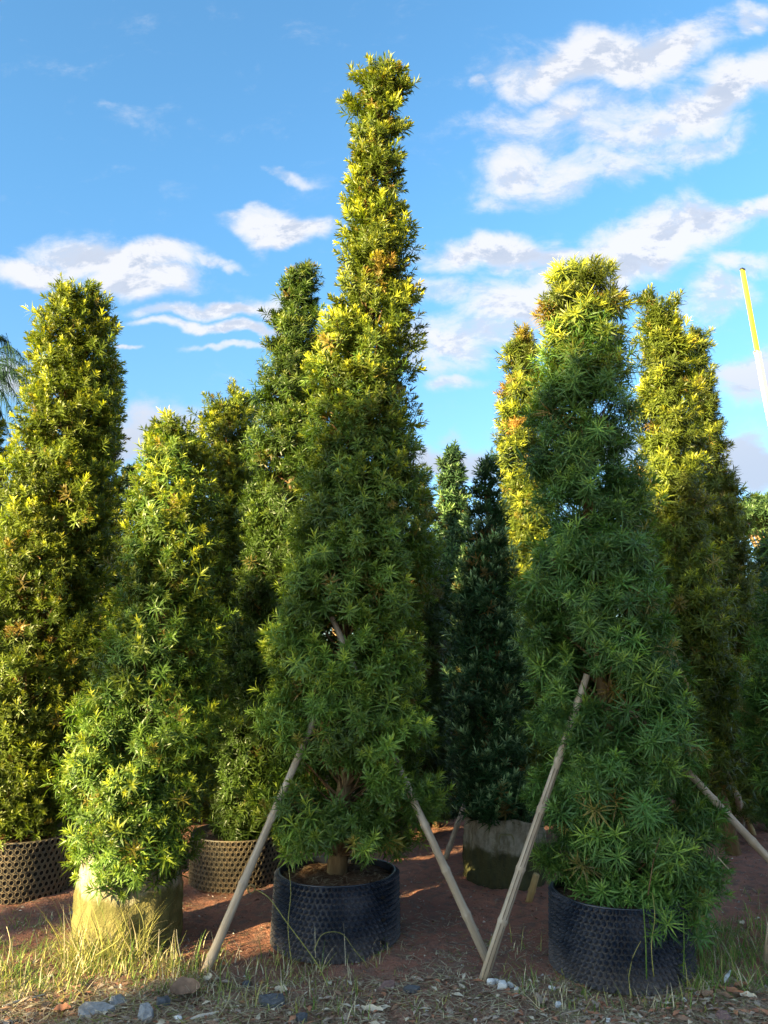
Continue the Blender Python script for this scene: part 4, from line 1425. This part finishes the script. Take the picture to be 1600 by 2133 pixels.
M['crumb'] = simple_mat('crumb', (0.16, 0.075, 0.05), (0.25, 0.12, 0.08), 30, .95, .2)
M['grit'] = simple_mat('grit', (0.26, 0.22, 0.19), (0.36, 0.31, 0.27), 30, .9, .2)
M['grit_white'] = simple_mat('grit_white', (0.50, 0.46, 0.42), (0.62, 0.58, 0.54), 30, .85, .2)
M['dleaf_brown'] = simple_mat('dead_leaf_brown', (0.20, 0.12, 0.075), (0.33, 0.20, 0.13), 25, .8, .3)
M['dleaf_red'] = simple_mat('dead_leaf_red', (0.34, 0.14, 0.08), (0.46, 0.22, 0.12), 25, .8, .3)
M['dleaf_grey'] = simple_mat('dead_leaf_grey', (0.30, 0.22, 0.165), (0.42, 0.33, 0.26), 25, .8, .3)
M['dleaf_pale'] = simple_mat('dead_leaf_pale', (0.52, 0.43, 0.31), (0.66, 0.57, 0.43), 25, .8, .3)
litter_field()

# ---------------------------------------------------------------- single leaves, stones and scraps in the foreground
def slab(name, px, py, w, d, h, rot, mat, label, cat, group, seed, tilt=(0, 0)):
    """an irregular flat chip (stone, shard) lying on the ground"""
    rr = random.Random(seed)
    w, d, h = w * 1.15, d * 1.3, h * 1.15
    tilt = (tilt[0] + .16, tilt[1])
    g = G(px, py)
    k = rr.randint(6, 8)
    out = []
    for i in range(k):
        t = 2 * math.pi * i / k + rr.uniform(-.22, .22)
        q = rr.uniform(.62, 1.12)
        out.append((math.cos(t) * w * .5 * q, math.sin(t) * d * .5 * q))
    vs = [(x, y, 0) for x, y in out] + [(x * .95, y * .95, h * rr.uniform(.75, 1.1)) for x, y in out] + [(x * .55, y * .55, h * rr.uniform(1.0, 1.25)) for x, y in out] + [(0, 0, h * 1.15)]
    fs = [tuple(range(k - 1, -1, -1))]
    for L in range(2):
        for i in range(k):
            fs.append((L * k + i, L * k + (i + 1) % k, (L + 1) * k + (i + 1) % k, (L + 1) * k + i))
    for i in range(k):
        fs.append((2 * k + i, 2 * k + (i + 1) % k, 3 * k))
    mb = MB(); mb.add(vs, fs)
    o = mb.build(name, mat)
    o.location = (g.x, g.y, gz(g.x, g.y) + .002); o.rotation_euler = (tilt[0], tilt[1], rot)
    tag(o, label, cat, group)
    return o


def leaf(px, py, L, wd, rot, mat, label, curl=.3, lift=.012, group='larger dead leaves on the ground'):
    g = G(px, py)
    mb = MB()
    K = 6
    L, wd = L * 1.15, wd * 1.35
    vs, fs = [], []
    for i in range(K + 1):
        t = i / K
        hw = wd * .5 * math.sin(math.pi * (t * .92 + .04)) ** .7
        x = (t - .5) * L
        z = lift + curl * L * (t - .5) ** 2 + .004 * math.sin(i * 2.3 + px)
        vs += [(x, -hw, z + hw * .35), (x, 0, z), (x, hw, z + hw * .95)]
    for i in range(K):
        a0 = i * 3
        fs += [(a0, a0 + 3, a0 + 4, a0 + 1), (a0 + 1, a0 + 4, a0 + 5, a0 + 2)]
    mb.add(vs, fs)
    o = mb.build('dead_leaf', M[mat], None, True)
    o.location = (g.x, g.y, gz(g.x, g.y)); o.rotation_euler = (0, 0, rot)
    tag(o, label, 'leaf', group)
    sm = MB(); sm.tube([(-L * .5, 0, lift + curl * L * .25), (-L * .72, .003, lift * .6)], .0012, 4)
    sm.build('stalk', M['twig'], o)
    return o


M['concrete'] = simple_mat('concrete_chip', (0.20, 0.20, 0.205), (0.33, 0.32, 0.32), 22, .85, .6)
M['slate'] = simple_mat('dark_stone', (0.06, 0.065, 0.075), (0.12, 0.125, 0.135), 22, .7, .6)
M['redstone'] = simple_mat('red_brown_stone', (0.16, 0.095, 0.085), (0.24, 0.15, 0.13), 18, .85, .5)
M['plaster'] = simple_mat('white_plaster', (0.62, 0.60, 0.58), (0.74, 0.73, 0.72), 22, .8, .4)
M['woodchip'] = simple_mat('pale_wood', (0.40, 0.34, 0.27), (0.54, 0.48, 0.40), 14, .8, .5, stretch=(.15, 1, 1))
SG = 'stones and shards among the litter'
slab('stone_shard', 195, 2108, .155, .085, .020, .1, M['concrete'], 'grey angular slab lying in the litter at bottom left', 'stone', SG, 1, (.22, 0))
slab('stone_shard', 243, 2088, .085, .07, .018, .8, M['concrete'], 'smaller grey piece just behind the angular slab at bottom left', 'stone', SG, 2, (.1, .2))
slab('stone_shard', 306, 2122, .075, .09, .028, .3, M['concrete'], 'rounded pale grey stone beside the big brown leaf at the bottom', 'stone', SG, 3, (.2, -.2))
slab('stone_shard', 338, 2100, .055, .05, .022, 1.3, M['slate'], 'small dark stone behind the rounded pale grey one', 'stone', SG, 4)
slab('stone_shard', 566, 2098, .125, .062, .026, .1, M['slate'], 'flat dark oval stone left of centre at the bottom', 'stone', SG, 5, (.12, 0))
slab('stone_shard', 628, 2122, .06, .045, .02, .5, M['slate'], 'little dark stone near the bottom edge right of the flat oval one', 'stone', SG, 6)
slab('stone_shard', 805, 2060, .095, .05, .012, .4, M['redstone'], 'thin red-brown flake standing out in front of the middle pot', 'stone', SG, 7, (.45, -.1))
slab('stone_shard', 858, 2070, .085, .035, .016, .1, M['slate'], 'grey-green flat stone right of the red-brown flake', 'stone', SG, 8)
slab('stone_shard', 1505, 2118, .075, .055, .018, .2, M['redstone'], 'purple-brown flat stone at the bottom right', 'stone', SG, 9, (.35, 0))
slab('stone_shard', 512, 2052, .045, .03, .015, .2, M['slate'], 'small dark stone in the dry grass left of the middle pot', 'stone', SG, 10)
for i, (x, y, s) in enumerate(((1022, 2056, .030), (1045, 2062, .036), (1062, 2056, .026), (1035, 2052, .024), (1078, 2066, .022))):
    slab('plaster_lump', x, y, s * 1.3, s, s * .6, i * 1.1, M['plaster'], ['white lump right at the foot of the split stake', 'largest whitish lump beside the split stake foot', 'middle white lump of the row right of the split stake',
         'small white lump behind the largest one by the stake', 'last small white lump of the row right of the split stake'][i], 'rubble', 'white rubble at the foot of the split stake', 40 + i)
for i, (x, y, s, lb) in enumerate(((1150, 2066, .030, 'curled white chip right of the rubble, behind the pale leaf'), (1160, 2100, .042, 'white torn scrap near the bottom below the broad tree pot'), (1424, 2088, .026, 'tiny bright white chip in the brown leaves at right'),
                               (1455, 2080, .022, 'second small white chip in the brown leaves at right'), (745, 2092, .018, 'small white bit in the dry grass below the middle pot'), (1268, 2124, .026, 'white chip close to the bottom edge below the broad tree pot'),
                               (252, 2055, .018, 'white pebble in the grass at left'), (372, 2128, .030, 'thin white shard at the bottom left of centre'), (990, 2128, .018, 'white crumb near the bottom edge in the middle'))):
    slab('white_chip', x, y, s * 1.2, s * .7, s * .4, i * .9, M['plaster'], lb, 'chip', 'small white chips', 60 + i, (.3, .2))
leaf(385, 2085, .115, .08, .5, 'dleaf_brown', 'big curled brown leaf at the bottom beside the rounded grey stone', .5, .02)
leaf(432, 2055, .05, .03, -1.2, 'dleaf_pale', 'small pale leaf standing up below the left prop foot', .6, .02)
leaf(585, 2068, .06, .028, -.5, 'dleaf_pale', 'pale oval leaf behind the flat dark oval stone')
leaf(775, 2108, .085, .026, -.3, 'dleaf_pale', 'long pale leaf at the bottom in the middle')
leaf(1128, 2100, .06, .042, 1.2, 'dleaf_grey', 'grey round leaf at the bottom right of the split stake')
leaf(1242, 2100, .055, .028, 1.3, 'dleaf_grey', 'pale grey upright leaf left of centre of the bottom right litter', .4, .02)
leaf(1215, 2108, .055, .024, 1.8, 'dleaf_grey', 'narrow grey leaf beside the upright grey one')
leaf(1528, 2075, .10, .026, -.75, 'dleaf_red', 'long orange-brown leaf at the bottom right')
leaf(1508, 2082, .085, .02, -1.1, 'dleaf_brown', 'narrow brown leaf left of the long orange-brown one')
leaf(1545, 2062, .06, .022, .3, 'dleaf_red', 'red leaf lying above the long orange-brown one')
leaf(1470, 2086, .07, .026, .2, 'dleaf_brown', 'curled brown leaf by the small white chips at right', .6)
leaf(1560, 2085, .06, .03, -.4, 'dleaf_pale', 'pale leaf right of the long orange-brown one')
leaf(130, 2100, .06, .03, .4, 'dleaf_red', 'reddish leaf left of the grey angular slab', .4)
leaf(98, 2095, .05, .025, 1.0, 'dleaf_brown', 'brown leaf in the grass at the bottom left corner')
leaf(1440, 2035, .06, .022, -.3, 'dleaf_brown', 'brown leaf right of the broad tree pot')
leaf(985, 1800, .05, .02, -.5, 'dleaf_pale', 'pale leaf on bare soil right of the middle pot')
leaf(155, 1915, .07, .03, 1.0, 'dleaf_pale', 'pale curled leaf left of the pale grow bag', .6, .03)
leaf(1546, 1930, .05, .02, .8, 'dleaf_pale', 'pale yellow leaf on the bare soil right of the broad tree', .6, .02)


def chip(px0, py0, px1, py1, r, mat, label, name='wood_chip', cat='wood', group='bits of wood in the litter', z=.012):
    a, b = G(px0, py0), G(px1, py1)
    a.z = gz(a.x, a.y) + z * .6; b.z = gz(b.x, b.y) + z
    mb = MB()
    mb.tube([a, a.lerp(b, .33) + Vector((0, 0, .004)), a.lerp(b, .66), b], [r * .7, r, r * .95, r * .55], 6)
    o = mb.build(name, M[mat], None, False)
    tag(o, label, cat, group)
    return o


chip(5, 2100, 92, 2072, .006, 'woodchip', 'long pale sliver of wood at the bottom left edge')
chip(200, 2098, 228, 2076, .005, 'woodchip', 'short pale sliver lying on the grey slab')
chip(395, 2131, 455, 2122, .008, 'woodchip', 'flat pale splinter at the bottom edge left of centre')
chip(1141, 2120, 1143, 2060, .0045, 'dleaf_brown', 'brown stick pointing at the split stake foot')
chip(1150, 2128, 1230, 2098, .004, 'dleaf_grey', 'thin grey stick at the bottom below the broad tree pot')
chip(1510, 2058, 1523, 2036, .0085, 'plaster', 'white tube-like piece standing in the grass at bottom right', 'white_tube', 'tube', None, .03)
chip(500, 2122, 535, 2118, .006, 'redplastic', 'pinkish red scrap of plastic beside the flat dark oval stone', 'plastic_scrap', 'scrap', None) if 'redplastic' in M else None

# ring of pipe at the foot of the second sun-coloured pot
pr = MB()
c = G(524, 1862)
pts = [(c.x + .024 * math.cos(t), c.y - .02, .035 + .024 * math.sin(t)) for t in np.linspace(0, 2 * math.pi, 15)]
pts.append(pts[1])
pr.tube(pts, .006, 5, False)
tag(pr.build('pipe_ring', M['bamboo_yellow'], None, True), 'orange ring-shaped pipe end by the base of the pot behind the left prop', 'pipe')

# white plastic film glimpsed in the foliage at the right edge
for (x, y, s, lb) in ((1597, 1432, .05, 'upper scrap of white plastic film caught in foliage at the right edge'), (1600, 1545, .045, 'lower scrap of white plastic film caught in foliage at the right edge')):
    q_ = P(x, y, 4.75)
    rr = random.Random(int(x + y))
    mb = MB(); vs = []; K = 7
    for i in range(K):
        for j in range(K):
            vs.append((q_.x + (i / (K - 1) - .5) * s, q_.y + rr.uniform(-.012, .012), q_.z + (j / (K - 1) - .5) * s * 1.6))
    fs = [(i * K + j, (i + 1) * K + j, (i + 1) * K + j + 1, i * K + j + 1) for i in range(K - 1) for j in range(K - 1)]
    mb.add(vs, fs)
    tag(mb.build('plastic_film', M['plaster']), lb, 'plastic film', 'scraps of plastic film')
